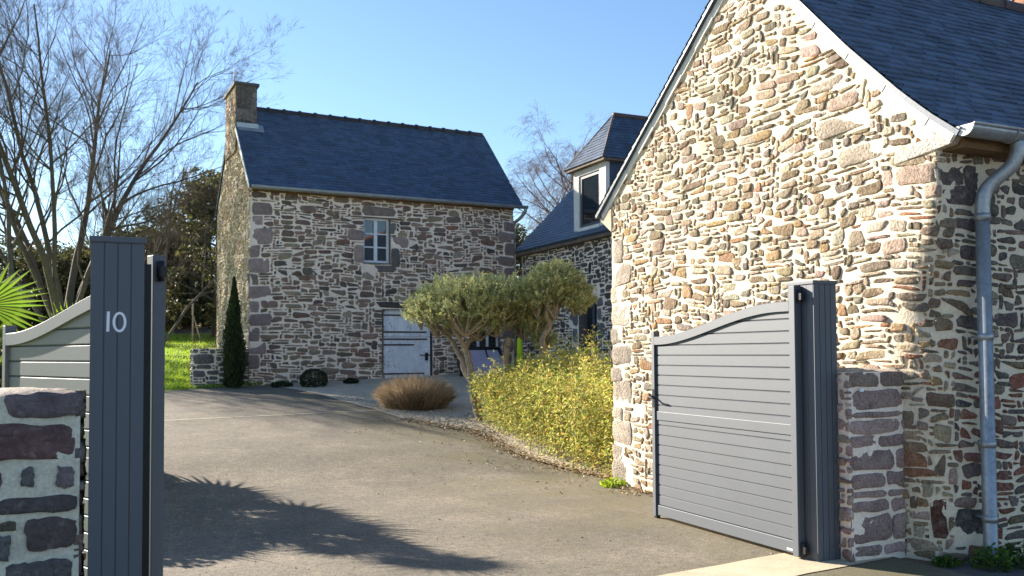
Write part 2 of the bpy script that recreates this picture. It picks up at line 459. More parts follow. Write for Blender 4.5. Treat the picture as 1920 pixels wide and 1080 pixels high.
def mortar(mb, P, ss, zf, nz, mat=1, rough=.004, holes=(), zs=None):
    """mortar sheet over s columns; zf(s)=(z0,z1); holes only with explicit zs"""
    vs = []; 
    for s in ss:
        z0, z1 = zf(s)
        col = [z0 + (z1 - z0) * k / nz for k in range(nz + 1)] if zs is None else zs
        for z in col: vs.append(P(s, z, rough * (vnoise(s*14, z*14) + .6*vnoise(s*33+9, z*33))))
    m = (nz if zs is None else len(zs) - 1) + 1
    fs = []
    for i in range(len(ss) - 1):
        for k in range(m - 1):
            if holes:
                sc = (ss[i] + ss[i+1]) / 2; zc = (zs[k] + zs[k+1]) / 2
                if any(a < sc < a + w and b < zc < b + h for (a, b, w, h) in holes): continue
            fs.append((i*m+k, (i+1)*m+k, (i+1)*m+k+1, i*m+k+1))
    mb.add(vs, fs, (1, 1, 1), mat, True)
def cuts(a, b, st, extra=()):
    v = [x for x in np.arange(a, b, st) if all(abs(x - e) > st * .4 for e in extra)] + [b] + list(extra)
    return sorted(set(round(float(x), 4) for x in v))

# ------------------------------------------------------------------ slate roofs
def slates(mb, P, u0, u1, L, row, wid, rng, clip=None, tintv=.22):
    """P(u,v,h): v runs up the slope from the eaves, length L"""
    nr = int(L / row)
    for r in range(nr + 1):
        v0 = r * row; v1 = min(L, v0 + row * 1.15)
        if v0 >= L - .01: break
        u = u0 - (wid / 2 if r % 2 else 0)
        while u < u1:
            w = wid * rng.uniform(.9, 1.1)
            a, b = max(u0, u + .002), min(u1, u + w - .002); u += w
            if b - a < .02: continue
            if clip:
                lo, hi = clip(v0 + row * .5); a, b = max(a, lo), min(b, hi)
                if b - a < .02: continue
            k = rng.uniform(1 - tintv, 1 + tintv); tn = (k * rng.uniform(.95, 1.05), k, k * rng.uniform(.95, 1.08))
            j = rng.uniform(-.004, .004, 2); hj = rng.uniform(0, .004)
            vs = [P(a, v0 + j[0], .015 + hj), P(b, v0 + j[1], .015 + hj + rng.uniform(-.003, .003)), P(b, v1, .003), P(a, v1, .003), P(a, v0 + j[0], .0 ), P(b, v0 + j[1], .0)]
            mb.add(vs, [(0, 1, 2, 3)], tn); mb.add(vs, [(4, 5, 1, 0)], tuple(min(3, c * 2.2) for c in tn))  # highlight along the lower slate edge put into the tint

def profile(pts):
    """arc-length parametrised polyline in (d, z); returns f(v)->(d,z,nd,nz), length"""
    p = np.array(pts, float); seg = p[1:] - p[:-1]; dl = np.hypot(seg[:, 0], seg[:, 1]); cum = np.concatenate([[0], np.cumsum(dl)])
    def f(v):
        i = int(np.clip(np.searchsorted(cum, v, side='right') - 1, 0, len(seg) - 1))
        t = seg[i] / dl[i]; q = p[i] + t * (v - cum[i])
        return q[0], q[1], -t[1], t[0]
    return f, float(cum[-1])

# ================================================================== near house (sunlit gable on the right)
rng = np.random.RandomState(11)
house = empty("stone_house", "cream mortared stone house with sunlit gable beside the open gate leaf", "house")
GX, GY0, GY1 = 5.6, 4.6, 9.15
GL = GY1 - GY0
_rt = [(4.40, 3.13), (4.6, 3.27), (4.86, 3.50), (5.38, 4.01), (5.94, 4.61), (6.67, 5.39), (7.11, 5.03), (8.09, 4.24), (9.35, 3.26), (9.5, 3.14)]
rooftop = lambda y: float(np.interp(y, [p[0] for p in _rt], [p[1] for p in _rt]))
def cornerd(z):
    if z > 2.70: return .015
    return .07 + .50 * sstep(0, 1, (2.70 - z) / 1.0) 
def PH(s, z, h):
    d = cornerd(z); u = s - GL
    if u <= -d: return (GX - h, GY1 - s, z)
    if u >= d: return (GX + u, GY0 - h, z)
    t = (u + d) / (2 * d)
    A, C_, B = Vector((GX, GY0 + d)), Vector((GX, GY0)), Vector((GX + d, GY0))
    p = A * (1-t)**2 + C_ * 2*t*(1-t) + B * t*t
    tg = ((C_ - A) * (1-t) + (B - C_) * t).normalized()
    return (p.x + tg.y * h, p.y - tg.x * h, z)
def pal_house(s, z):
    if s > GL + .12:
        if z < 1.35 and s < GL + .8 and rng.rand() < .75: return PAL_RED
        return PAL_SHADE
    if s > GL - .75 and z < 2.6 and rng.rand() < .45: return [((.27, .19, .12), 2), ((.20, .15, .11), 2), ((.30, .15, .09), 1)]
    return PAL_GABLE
mb = MB()
pale, pink = (.41, .34, .265), (.38, .28, .22)
dkq = (.13, .105, .10)
res = []
z = 0.0; k = 0                                   # quoins of the far corner
for hh in (.24, .2, .28, .18, .3, .2, .24, .22, .28, .2, .24, .26, .22):
    if z + hh > 3.0: break
    res.append((0, z, .42 if k % 2 == 0 else .22, hh, tuple(np.array((.43, .36, .29)) * rng.uniform(.85, 1.1)))); z += hh; k += 1
for (a, b, zz, hh, t) in ((-.42, .0, 2.80, .16, pink), (.0, .22, 2.80, .16, dkq), (.27, .5, 2.74, .20, dkq), (-.20, .0, 2.66, .13, pink), (.03, .36, 2.62, .15, dkq),
                          (-.50, -.27, 2.42, .12, pale), (-.52, -.30, 2.26, .13, pink), (.10, .36, 2.40, .16, dkq), (.18, .46, 2.2, .15, dkq), (-.45, -.28, 2.12, .1, pale),
                          (-.95, -.45, 3.04, .14, pale), (-1.2, -.62, 3.34, .13, pale), (-1.05, -.72, 3.54, .10, pink), (-1.3, -.90, 3.72, .12, pale), (-1.7, -1.3, 3.28, .10, pink)):
    res.append((GL + a, zz, b - a, hh, t))
for (a, b, zz, hh, t) in ((.10, .55, .12, .26, (.10, .09, .085)), (-.12, .06, .18, .26, (.15, .07, .05)), (.12, .42, 1.68, .12, dkq), (.55, .85, 1.75, .15, dkq), (-.2, .12, 1.05, .13, (.2, .14, .10))):
    res.append((GL + a, zz, b - a, hh, t))
inside = lambda x, z, w, h: (z + h*.5 < (rooftop(GY1 - max(0, min(GL, x)) ) - .07) if x < GL else z + h*.5 < 3.05)
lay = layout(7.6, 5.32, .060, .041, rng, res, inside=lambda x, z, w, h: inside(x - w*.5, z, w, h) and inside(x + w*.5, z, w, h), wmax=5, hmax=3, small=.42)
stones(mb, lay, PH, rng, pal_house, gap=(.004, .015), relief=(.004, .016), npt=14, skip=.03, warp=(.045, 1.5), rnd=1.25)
ss = cuts(0, 10.4, .05)
def zf(s): return (-.3, rooftop(GY1 - s) - .03 if s < GL - .02 else 3.12)
mortar(mb, PH, ss, zf, 100, 1, .005)
# plain back and far walls that close the house
mb.add([(GX, GY1, -.3), (11.4, GY1, -.3), (11.4, GY1, 3.2), (GX, GY1, 3.2)], [(0, 3, 2, 1)], mat=1)
mb.build("wall", [m_stone, m_mortar], house)

# roof: curved slate slope towards the street, straight slope behind
pr, Lr = profile([(4.36, 3.10), (4.6, 3.285), (4.86, 3.515), (5.38, 4.025), (5.94, 4.625), (6.67, 5.40)])
mb = MB()
def PR(u, v, h):
    d, z, nd, nz = pr(v); return (u, d + nd*h, z + nz*h)
slates(mb, PR, 5.52, 11.6, Lr, .105, .19, rng, tintv=.38)
vs = []
for i in range(25):
    v = Lr * i / 24
    for u in (5.53, 11.6): vs.append(PR(u, v, -.006))
for i in range(25):
    v = Lr * i / 24
    for u in (5.53, 11.6): vs.append(PR(u, v, -.045))
mb.add(vs, [(2*i, 2*i+1, 2*i+3, 2*i+2) for i in range(24)] + [(50+2*i, 52+2*i, 53+2*i, 51+2*i) for i in range(24)] + [(2*i, 2*i+2, 52+2*i, 50+2*i) for i in range(24)] + [(0, 50, 51, 1)], (.8, .8, .8))
pl, Ll = profile([(9.42, 3.2), (8.09, 4.24), (7.11, 5.035), (6.67, 5.40)])
def PL(u, v, h):
    d, z, nd, nz = pl(v); return (u, d - nd*h, z - nz*h)
slates(mb, PL, 5.52, 11.6, Ll, .105, .19, rng)
vs = [PL(u, v, hh) for hh in (-.006, -.045) for v in (0, Ll * .999) for u in (5.53, 11.6)]
mb.add(vs, [(0, 1, 3, 2), (4, 6, 7, 5), (0, 2, 6, 4), (0, 4, 5, 1)], (.8, .8, .8))
roof = mb.build("roof", m_slate, house)
mb = MB()
u = 5.5; k = 0
while u < 11.5:
    L_ = .40; n = 8; vs = []
    t0 = rng.uniform(.8, 1.2)
    for x, r in ((u, .118), (u + .045, .118), (u + .05, .105), (u + L_ + .01, .10)):
        for a in range(n + 1):
            an = math.pi * (-.12 + 1.24 * a / n); vs.append((x, 6.67 + math.cos(an) * r * 1.05, 5.33 + math.sin(an) * r + .02))
    fs = [(j*(n+1)+a, j*(n+1)+a+1, (j+1)*(n+1)+a+1, (j+1)*(n+1)+a) for j in range(3) for a in range(n)] + [tuple(range(n + 1))]
    mb.add(vs, fs, (t0, t0 * rng.uniform(.9, 1.05), t0 * rng.uniform(.9, 1.1)), smooth=False)
    u += L_; k += 1
mb.build("ridge_tiles", m_ridge, house)
# whitewashed verge slates on both rakes of the gable
mb = MB()
def verge(prf, L, step, sgn, wid):
    v = 0.06
    i = 0
    while v < L - .02:
        v1 = min(L, v + step + .03); n = 4
        vs = []
        x = GX - .026 - (.006 if i % 2 else 0)
        for j in range(n + 1):
            vv = v + (v1 - v) * j / n
            d, z, nd, nz = prf(vv); nd *= sgn; nz *= sgn
            wv = wid * (1 + .05 * vnoise(i * 3.1, j))
            for (o, xx) in ((-.012, x), (-.012 - wv, x), (-.012, x + .03), (-.012 - wv, x + .03)):
                vs.append((xx, d + nd*o, z + nz*o))
        fs = []
        for j in range(n):
            a, b = 4*j, 4*j + 4
            fs += [(a, b, b+1, a+1), (a+1, b+1, b+3, a+3), (a, a+2, b+2, b)]
        fs += [(0, 1, 3, 2), (4*n, 4*n+2, 4*n+3, 4*n+1)]
        mb.add(vs, fs, tuple([rng.uniform(.93, 1.06)] * 3))
        v += step; i += 1
verge(pr, Lr, .26, 1, .105)
verge(pl, Ll, .34, -1, .10)
mb.build("verge_slates", m_white_slate, house)
# stone kneelers that carry the eaves at the two gable feet
mb = MB()
mb.add([(GX-.018, 4.98, 2.97), (GX-.022, 4.47, 3.03), (GX-.022, 4.42, 3.09), (GX-.018, 4.62, 3.13), (GX-.018, 4.98, 3.06),
        (GX+.35, 4.98, 2.97), (GX+.35, 4.50, 3.03), (GX+.35, 4.44, 3.09), (GX+.35, 4.62, 3.13), (GX+.35, 4.98, 3.06)],
       [(0, 4, 3, 2, 1), (5, 6, 7, 8, 9), (0, 1, 6, 5), (1, 2, 7, 6), (2, 3, 8, 7), (3, 4, 9, 8), (4, 0, 5, 9)], (.56, .51, .45))
mb.build("kneeler_stone", m_stone, house, bevel=.01); mb = MB()
mb.add([(GX-.02, 9.12, 2.96), (GX-.02, 9.36, 3.12), (GX-.02, 9.36, 3.2), (GX-.02, 9.12, 3.25), (GX+.3, 9.12, 2.96), (GX+.3, 9.36, 3.12), (GX+.3, 9.36, 3.2), (GX+.3, 9.12, 3.25)],
       [(0, 1, 2, 3), (4, 7, 6, 5), (0, 4, 5, 1), (1, 5, 6, 2), (2, 6, 7, 3), (3, 7, 4, 0)], (.6, .5, .38))
mb.build("kneeler_stone", m_white_slate, house, bevel=.01)
# timber fascia under the eaves
mb = MB(); mb.box((GX + .05, 4.42, 3.0), (11.4, 4.60, 3.075), (1.0, .8, .5)); mb.build("eaves_board", m_timber, house)
def halfround(mb, x0, x1, y, z, r, n=10, T=None):
    vs = []
    xs = cuts(x0, x1, .9)
    for x in xs:
        for rr in (r, r - .006):
            for a in range(n + 1):
                an = math.pi + math.pi * a / n; vs.append((x, y + math.cos(an) * rr, z + math.sin(an) * rr))
    w = n + 1; fs = []
    for j in range(len(xs) - 1):
        o, p_ = j*2*w, (j+1)*2*w
        for a in range(n):
            fs.append((o+a, o+a+1, p_+a+1, p_+a)); fs.append((o+w+a, p_+w+a, p_+w+a+1, o+w+a+1))
        fs.append((o, p_, p_+w, o+w)); fs.append((o+n, o+w+n, p_+w+n, p_+n))
    if T: vs = [T(*v) for v in vs]
    mb.add(vs, fs, smooth=True)
mb = MB(); halfround(mb, 5.55, 11.4, 4.335, 3.125, .075)
for x in (6.02, 6.9, 7.8, 8.7, 9.6): mb.tube([(x, 4.335 + math.cos(a)*.08, 3.125 + math.sin(a)*.08) for a in np.linspace(math.pi*.95, 2*math.pi, 9)], .006, 5)
mb.tube([(5.55, 4.255, 3.13), (11.4, 4.255, 3.13)], .009, 6)
gut = mb.build("gutter", m_zinc, house)
mb = MB(); an = np.linspace(math.pi, 2*math.pi, 13)
vs = [(5.545, 4.335 + math.cos(a)*.077, 3.13 + math.sin(a)*.077) for a in an] + [(5.56, 4.335 + math.cos(a)*.077, 3.13 + math.sin(a)*.077) for a in an]
mb.add(vs, [tuple(range(13)), tuple(reversed(range(13, 26)))] + [(i, i+13, i+14, i+1) for i in range(12)], (1.1, 1.1, 1.1))
mb.build("end_cap", m_white_slate, gut)
mb = MB()
def smoothpath(pts, n=5):
    out = []; P_ = [Vector(p) for p in pts]
    for i in range(len(P_) - 1):
        a, b, c, d = P_[max(0, i-1)], P_[i], P_[i+1], P_[min(len(P_)-1, i+2)]
        for k in range(n):
            t = k / n
            out.append(.5 * ((2*b) + (c-a)*t + (2*a-5*b+4*c-d)*t*t + (3*b-a-3*c+d)*t**3))
    return out + [P_[-1]]
mb.tube(smoothpath([(6.10, 4.335, 3.06), (6.10, 4.335, 2.98), (6.07, 4.37, 2.88), (5.98, 4.47, 2.76), (5.94, 4.50, 2.66), (5.935, 4.505, 2.5)]), .052, 14)
mb.tube([(5.935, 4.505, 2.52), (5.935, 4.505, .06), (5.93, 4.46, .0)], .05, 14)
dp = mb.build("downpipe", m_zinc, house)
for z_ in (2.50, 1.62, .84, .30):
    mb = MB(); mb.tube([(5.935, 4.505, z_), (5.935, 4.505, z_ + .05)], .057, 14); mb.tube([(5.935, 4.55, z_ + .025), (5.935, 4.62, z_ + .025)], .008, 6)
    mb.build("pipe_collar", m_zinc, dp)

# cross wing with the orange ridge, behind the slate roof
wing = empty("cross_wing_house", "taller slate roofed wing with orange ridge tiles behind the near slate roof", "house")
mb = MB(); mb.box((10.4, 2.6, -.2), (15.6, 13.0, 4.35), mat=0); mb.build("wall", [m_mortar_g], wing)
def wingslope(sgn):
    p_, L_ = profile([(13 - sgn*3.0, 4.25), (13, 6.90)])
    if sgn > 0: return (lambda u, v, h: (p_(v)[0] + p_(v)[2]*h, u, p_(v)[1] + p_(v)[3]*h)), L_
    return (lambda u, v, h: (p_(v)[0] - p_(v)[2]*h, u, p_(v)[1] - p_(v)[3]*h)), L_
mb = MB()
for sg in (1, -1):
    PW, LW = wingslope(sg)
    slates(mb, PW, 2.4, 13.2, LW, .115, .2, rng)
    mb.add([PW(2.4, 0, -.01), PW(13.2, 0, -.01), PW(13.2, LW, -.01), PW(2.4, LW, -.01)], [(0, 1, 2, 3)])
for y in (2.62, 12.98): mb.add([(10.4, y, 4.3), (15.6, y, 4.3), (13, y, 6.85)], [(0, 1, 2)], (3, 2.8, 2.4))
mb.build("roof", m_slate, wing)
mb = MB(); u = 2.4
while u < 13.1:
    t0 = rng.uniform(.75, 1.2); vs = []
    for y, r in ((u, .13), (u + .05, .13), (u + .055, .115), (u + .41, .11)):
        for a in range(9):
            an_ = math.pi * (-.1 + 1.2 * a / 8); vs.append((13 + math.cos(an_) * r, y, 6.87 + math.sin(an_) * r))
    mb.add(vs, [(j*9+a, j*9+a+1, (j+1)*9+a+1, (j+1)*9+a) for j in range(3) for a in range(8)], (t0, t0, t0)); u += .4
mb.build("ridge_tiles", m_ridge_o, wing)

# ================================================================== low stone walls at the gate
def boxwall(mb, x0, x1, y0, y1, z0, z1, rngw, lay, pal, relief, gap, mats=(0, 1), npt=18):
    P = lambda s, z, h: (x0 + s, y0 - h, z0 + z)
    stones(mb, lay, P, rngw, pal, gap=gap, relief=relief, npt=npt, warp=(.008, 2), rnd=.7)
    W, H = x1 - x0, z1 - z0
    mortar(mb, P, cuts(0, W, .03), lambda s: (-.1, H), 50, 1, .007)
    # uneven top and ends
    nx, ny = 24, 8; vs = []
    for i in range(nx + 1):
        for j in range(ny + 1):
            e = 1 if 0 < i < nx and 0 < j < ny else 0
            vs.append((x0 + W*i/nx, y0 + (y1-y0)*j/ny, z1 + e * (.018 + .016 * vnoise(i*.55 + x0*7, j*.7))))
    w = ny + 1
    mb.add(vs, [(i*w+j, (i+1)*w+j, (i+1)*w+j+1, i*w+j+1) for i in range(nx) for j in range(ny)], (.42, .36, .30), 0, True)
    for xe, fl in ((x0, 1), (x1, 0)):
        f = [(xe, y0, z0 - .1), (xe, y1, z0 - .1), (xe, y1, z1), (xe, y0, z1)]
        mb.add(f, [(0, 3, 2, 1) if fl == 0 else (0, 1, 2, 3)], mat=1)
    mb.add([(x0, y1, z0-.1), (x1, y1, z0-.1), (x1, y1, z1), (x0, y1, z1)], [(0, 3, 2, 1)], mat=1)
    # end stones on the side faces
    for xe, sg in ((x0, -1), (x1, 1)):
        PE = (lambda s, z, h: (xe + sg*h, (y0 + s) if sg > 0 else (y1 - s), z0 + z))
        l2 = layout(y1 - y0, H, .055, .045, rngw, (), wmax=6, hmax=3)
        stones(mb, l2, PE, rngw, pal, gap=gap, relief=relief, npt=12, warp=(0, 1))

rw = np.random.RandomState(5)
lw = tag(empty("stone_gate_wall", "pinkish low stone wall between the right gate post and the house corner", "wall"))
mb = MB()
rows = [(.02, .11, (0, .3, .6)), (.13, .25, (0, .40, .6)), (.38, .12, (0, .40, .6)), (.50, .08, (0, .36, .6)), (.58, .15, (0, .35, .56)), (.73, .19, (0, .45, .6)), (.92, .12, (0, .28, .6)), (1.04, .13, (0, .52, .6)), (1.17, .07, (0, .55)), (1.24, .18, (.03, .54))]
lay = []
for (z_, h_, xs_) in rows:
    z_ *= .885; h_ *= .885
    for a, b in zip(xs_[:-1], xs_[1:]): lay.append((a + .005, z_, b - a, h_, tuple(np.array((.40, .28, .25)) * rw.uniform(.75, 1.2))))
lay.append((0, 1.27, .32, .13, (.33, .25, .20))); lay.append((.32, 1.27, .27, .13, (.30, .22, .18)))
boxwall(mb, 5.068, 5.668, 4.98, 5.40, 0, 1.39, rw, lay, PAL_PINK, (.010, .022), (.008, .018))
mb.build("wall", [m_stone, m_mortar_g], lw)
# tiny white plate stuck on the wall
mb = MB(); mb.box((5.155, 4.945, 1.245), (5.185, 4.958, 1.27)); mb.build("plate", m_digit, lw)

lw2 = empty("stone_gate_wall", "purple block stone wall with grey mortar in front of the left gate leaf", "wall")
mb = MB(); X0 = -1.62
def rr(a, b, z0_, z1_, t): return (a - X0, z0_, b - a, z1_ - z0_, t)
pur, gry, red = (.175, .140, .145), (.165, .16, .155), (.175, .105, .10)
lay = [rr(-.335, -.02, 1.285, 1.395, pur), rr(-.70, -.385, 1.29, 1.40, pur), rr(-1.1, -.73, 1.28, 1.39, gry), rr(-1.6, -1.12, 1.27, 1.38, pur),
       rr(-.395, -.052, 1.095, 1.25, red), rr(-.80, -.43, 1.08, 1.25, pur), rr(-1.2, -.83, 1.1, 1.24, gry), rr(-1.6, -1.23, 1.1, 1.24, red),
       rr(-.275, -.215, .985, 1.078, gry), rr(-.135, -.06, .97, 1.072, pur), rr(-.47, -.345, .955, 1.062, red), rr(-.75, -.5, .95, 1.05, gry), rr(-1.15, -.8, .95, 1.06, pur), rr(-1.6, -1.2, .95, 1.06, gry),
       rr(-.37, -.055, .865, .940, (.105, .09, .09)), rr(-.8, -.42, .86, .93, pur),
       rr(-.255, -.05, .705, .855, (.12, .092, .09)), rr(-.345, -.28, .80, .845, (.12, .11, .08)), rr(-.50, -.37, .775, .845, pur), rr(-.365, -.29, .68, .785, gry), rr(-.9, -.52, .7, .84, red),
       rr(-.33, -.06, .555, .665, (.125, .115, .118)), rr(-.8, -.37, .54, .66, pur), rr(-.2, -.06, .43, .53, red), rr(-.5, -.23, .42, .53, gry), rr(-.3, -.06, .2, .4, pur), rr(-.8, -.32, .2, .4, gry), rr(-.4, -.06, .02, .18, pur), rr(-.9, -.42, .02, .18, red)]
for zz in (.02, .2, .4, .6, .75): 
    for xx in (-1.55, -1.25): lay.append(rr(xx, xx + .27, zz, zz + .13, (gry, pur)[int(rw.rand() < .5)]))
boxwall(mb, X0, -.035, 4.42, 4.74, 0, 1.375, rw, lay, PAL_SHADE, (.010, .022), (.001, .006), npt=26)
mb.build("wall", [m_stone_dk, m_mortar_l], lw2)

# ================================================================== gate posts and leaves
def gate_post(label, x0, x1, y0, y1, top, digits=False):
    o = empty("gate_post", label, "gate post", group="anthracite gate posts")
    mb = MB()
    n = 4; w = (x1 - x0) / n; wy = (y1 - y0) / n; g = .0025
    mb.box((x0 + .006, y0 + .006, -.05), (x1 - .006, y1 - .006, top))
    for i in range(n):
        a, b = x0 + w*i + g*(i > 0), x0 + w*(i+1) - g*(i < n-1)
        mb.box((a, y0, 0), (b, y0 + .0055, top)); mb.box((a, y1 - .0055, 0), (b, y1, top))
        a, b = y0 + .006 + g + (wy - .003)*i, y0 + .006 + (wy - .003)*(i+1)
        mb.box((x0, a, 0), (x0 + .0055, b, top)); mb.box((x1 - .0055, a, 0), (x1, b, top))
    mb.build("post", m_alu, o)
    mb = MB(); mb.box((x0 - .008, y0 - .008, top), (x1 + .008, y1 + .008, top + .028)); mb.build("post_cap", m_alu, o, bevel=.004)
    mb = MB(); mb.box((x0 + .002, y0 + .002, -.04), (x1 - .002, y1 - .002, .012)); mb.build("base_plate", m_iron, o)
    if digits:
        y = y0 - .0015; mb = MB()
        mb.add([(.066, y, 1.655), (.078, y, 1.655), (.080, y, 1.745), (.068, y, 1.745), (.066, y+.0012, 1.655), (.078, y+.0012, 1.655), (.080, y+.0012, 1.745), (.068, y+.0012, 1.745)],
               [(0, 1, 2, 3), (0, 3, 7, 4), (1, 5, 6, 2), (2, 6, 7, 3), (0, 4, 5, 1)])
        mb.build("digit_one", m_digit, o)
        mb = MB(); vs = []; n = 36
        for i in range(n):
            a = 2*math.pi*i/n
            for (rx, rz) in ((.0285, .046), (.0175, .035)):
                for yy in (y, y + .0012): vs.append((.120 + math.cos(a)*rx, yy, 1.698 + math.sin(a)*rz))
        fs = []
        for i in range(n):
            a, b = 4*i, 4*((i+1) % n)
            fs += [(a, b, b+2, a+2), (a, a+1, b+1, b), (a+2, b+2, b+3, a+3)]
        mb.add(vs, fs); mb.build("digit_zero", m_digit, o)
        # light scuff on the lower boards
    return o
gate_post("left anthracite gate post carrying the white house number 10", 0.0, .222, 4.42, 4.69, 2.055, True)
gate_post("right anthracite gate post without a number, beside the low pinkish wall", 4.842, 5.062, 5.08, 5.35, 2.045)

def gate_leaf(label, ox, oy, ang, L=1.95, handle=True):
    """hinge at (ox, oy); the leaf runs along direction ang (from +Y, positive to +X)"""
    o = empty("gate_leaf", label, "gate", group="anthracite slatted gate leaves")
    du = Vector((math.sin(ang), math.cos(ang), 0)); dn = Vector((-du.y, du.x, 0))
    def T(u, v, z): 
        p = du * u + dn * v; return (ox + p.x, oy + p.y, z)
    og = lambda u: 1.690 + .235 * (1 - sstep(.10, .95, u / L))
    sw, tk = .062, .033
    mb = MB(); mb.box((0, -tk, .02), (sw, tk, 2.04), T=T); hs = mb.build("hinge_stile", m_alu, o, bevel=.004)
    mb = MB(); mb.box((L - .05, -tk, .02), (L, tk, 1.740), T=T); mb.build("free_stile", m_alu, o, bevel=.004)
    mb = MB(); vs = []; n = 36; ua, ub = sw, L - .05
    for i in range(n + 1):
        u = ua + (ub - ua) * i / n; zc = og(u)
        for (v, dz) in ((-tk, -.075), (tk, -.075), (tk, -.004), (tk - .005, 0), (-tk + .005, 0), (-tk, -.004)): vs.append(T(u, v, zc + dz))
    mb.add(vs, [(i*6+k, i*6+(k+1) % 6, (i+1)*6+(k+1) % 6, (i+1)*6+k) for i in range(n) for k in range(6)])
    mb.build("top_rail", m_alu, o)
    mb = MB(); mb.box((ua, -.020, .915), (ub, .020, .995), T=T); mb.build("middle_rail", m_alu, o, bevel=.003)
    mb = MB(); mb.box((ua, -.020, .035), (ub, .020, .127), T=T); mb.build("bottom_rail", m_alu, o, bevel=.003)
    # slat panel
    mb = MB(); pitch = .0925; z = .128; us = [ua + (ub - ua) * i / 40 for i in range(41)]
    for side in (-1, 1):
        z = .128
        while z < 1.9:
            za, zb = z, z + pitch; z = zb
            vs = []; idx = []
            for u in us:
                zt = min(zb, og(u) - .06)
                if zt < za + .012: zt = za + .012 if zt > za - .05 else za
                for (v, zz) in ((.002, za), (.0115, min(zt, za + .007)), (.0115, max(za, zt - .007)), (.002, zt)): vs.append(T(u, v * side, zz))
            fs = []
            for i in range(40):
                if og(us[i]) - .06 < za + .005 and og(us[i+1]) - .06 < za + .005: continue
                for k in range(3):
                    q = (i*4+k, (i+1)*4+k, (i+1)*4+k+1, i*4+k+1)
                    fs.append(q if side < 0 else tuple(reversed(q)))
            mb.add(vs, fs)
    mb.build("slat_panel", m_alu, o)
    if handle:
        mb = MB()
        for sd in (-1, 1):
            mb.box((L - .040, sd*tk - .003, 1.03), (L - .012, sd*tk + .003, 1.20), T=T)
            mb.tube([T(L - .026, sd*tk, 1.13), T(L - .026, sd*(tk + .05), 1.13)], .010, 8)
            mb.tube([T(L - .026, sd*(tk + .05), 1.13), T(L - .06, sd*(tk + .052), 1.125), T(L - .14, sd*(tk + .05), 1.118)], .009, 8)
        mb.build("handle", m_iron, o)
    mb = MB(); mb.box((L - .045, -.02, .0), (L - .005, .02, .024), T=T); mb.box((L - .10, -.012, .03), (L - .06, .012, .06), T=T); mb.build("drop_bolt", m_iron, o)
    for zz in (1.93, .05):
        mb = MB(); mb.box((-.05, -.014, zz), (.03, .014, zz + .05), T=T); mb.tube([T(-.02, 0, zz - .02), T(-.02, 0, zz + .08)], .016, 8); mb.build("hinge", m_iron, o)
    return o, T
g2, TG = gate_leaf("right gate leaf, pale in the sun, open against the stone gable", 4.805, 5.205, RAD(0.3), 1.925)
mb = MB(); mb.box((.075, .0205, .052), (.135, .0225, .066), T=TG); mb.build("maker_plate", m_digit, g2)
g1, TG1 = gate_leaf("left gate leaf, mostly hidden behind the post numbered 10", .307, 4.745, RAD(-23.5))
mb = MB(); mb.box((.232, 4.700, .02), (.268, 4.735, 1.99)); mb.build("shade_strip", m_iron, g1)  # added dark strip standing in for the shaded stile face beside the post

# ================================================================== barn
rb = np.random.RandomState(21)
barn = empty("stone_barn", "two storey rubble stone barn with a chimney, slate roof and white door", "barn")
DL = RAD(2.0); BE = Vector((math.cos(DL), math.sin(DL))); BN = Vector((-math.sin(DL), math.cos(DL)))
def TB(x, y, z): return (3.33 + BE.x*x + BN.x*y, 21.37 + BE.y*x + BN.y*y, z)
BW, BZ = 6.85, .5
PBF = lambda s, z, h: TB(s, -h, BZ + z)
holes = [(2.72, 3.28, .70, 1.13), (3.19, .38, 1.34, 1.76), (5.55, .95, .90, .72)]
q = (.33, .25, .225)
res = []
zz = .1; k = 0
for hh in (.30, .26, .36, .30, .36, .32, .30, .36, .30, .34, .30, .34, .34, .3):
    if zz + hh > 4.85: break
    w1, w2 = (.50, .28) if k % 2 else (.26, .46)
    t = tuple(np.array(q) * rb.uniform(.75, 1.2))
    if zz > .5: res.append((0, zz, w1 * rb.uniform(.8, 1.15), hh, t))
    res.append((BW - w2, zz, w2, hh, tuple(np.array(q) * rb.uniform(.6, 1.0)))); zz += hh; k += 1
res += [(2.60, 4.47, .98, .24, (.23, .18, .155)), (2.28, 3.76, .43, .30, q), (2.44, 3.26, .28, .46, q), (3.43, 3.68, .52, .29, q), (3.43, 3.16, .25, .48, (.17, .155, .14)), (3.43, 4.0, .15, .3, (.19, .175, .16)), (2.60, 3.06, .98, .19, (.19, .15, .15)),
        (4.9, 4.40, .45, .18, (.2, .16, .13)), (3.0, 2.18, 1.72, .16, (.09, .075, .065))]
lay = layout(BW, 4.93, .085, .060, rb, res, holes=holes, wmax=5, hmax=3, small=.45)
mb = MB()
stones(mb, lay, PBF, rb, PAL_BARN, gap=(.007, .020), relief=(.006, .022), npt=14, warp=(.06, 1.0), rnd=1.15)
zs = cuts(-.3, 4.93, .08, [v for (a, b, w, h) in holes for v in (b, b + h)])
ss = cuts(0, BW, .08, [v for (a, b, w, h) in holes for v in (a, a + w)])
mortar(mb, PBF, ss, None, 0, 1, .006, holes, zs) if False else None
vsl = []
def mort_cols(mbx, P, ss, zs, holes, rough):
    vs = [P(s, z, rough * vnoise(s*9, z*9)) for s in ss for z in zs]; m = len(zs); fs = []
    for i in range(len(ss) - 1):
        for k in range(m - 1):
            sc, zc = (ss[i] + ss[i+1]) / 2, (zs[k] + zs[k+1]) / 2
            if any(a < sc < a + w and b < zc < b + h for (a, b, w, h) in holes): continue
            fs.append((i*m+k, (i+1)*m+k, (i+1)*m+k+1, i*m+k+1))
    mbx.add(vs, fs, mat=1, smooth=True)
mort_cols(mb, PBF, ss, zs, holes, .006)
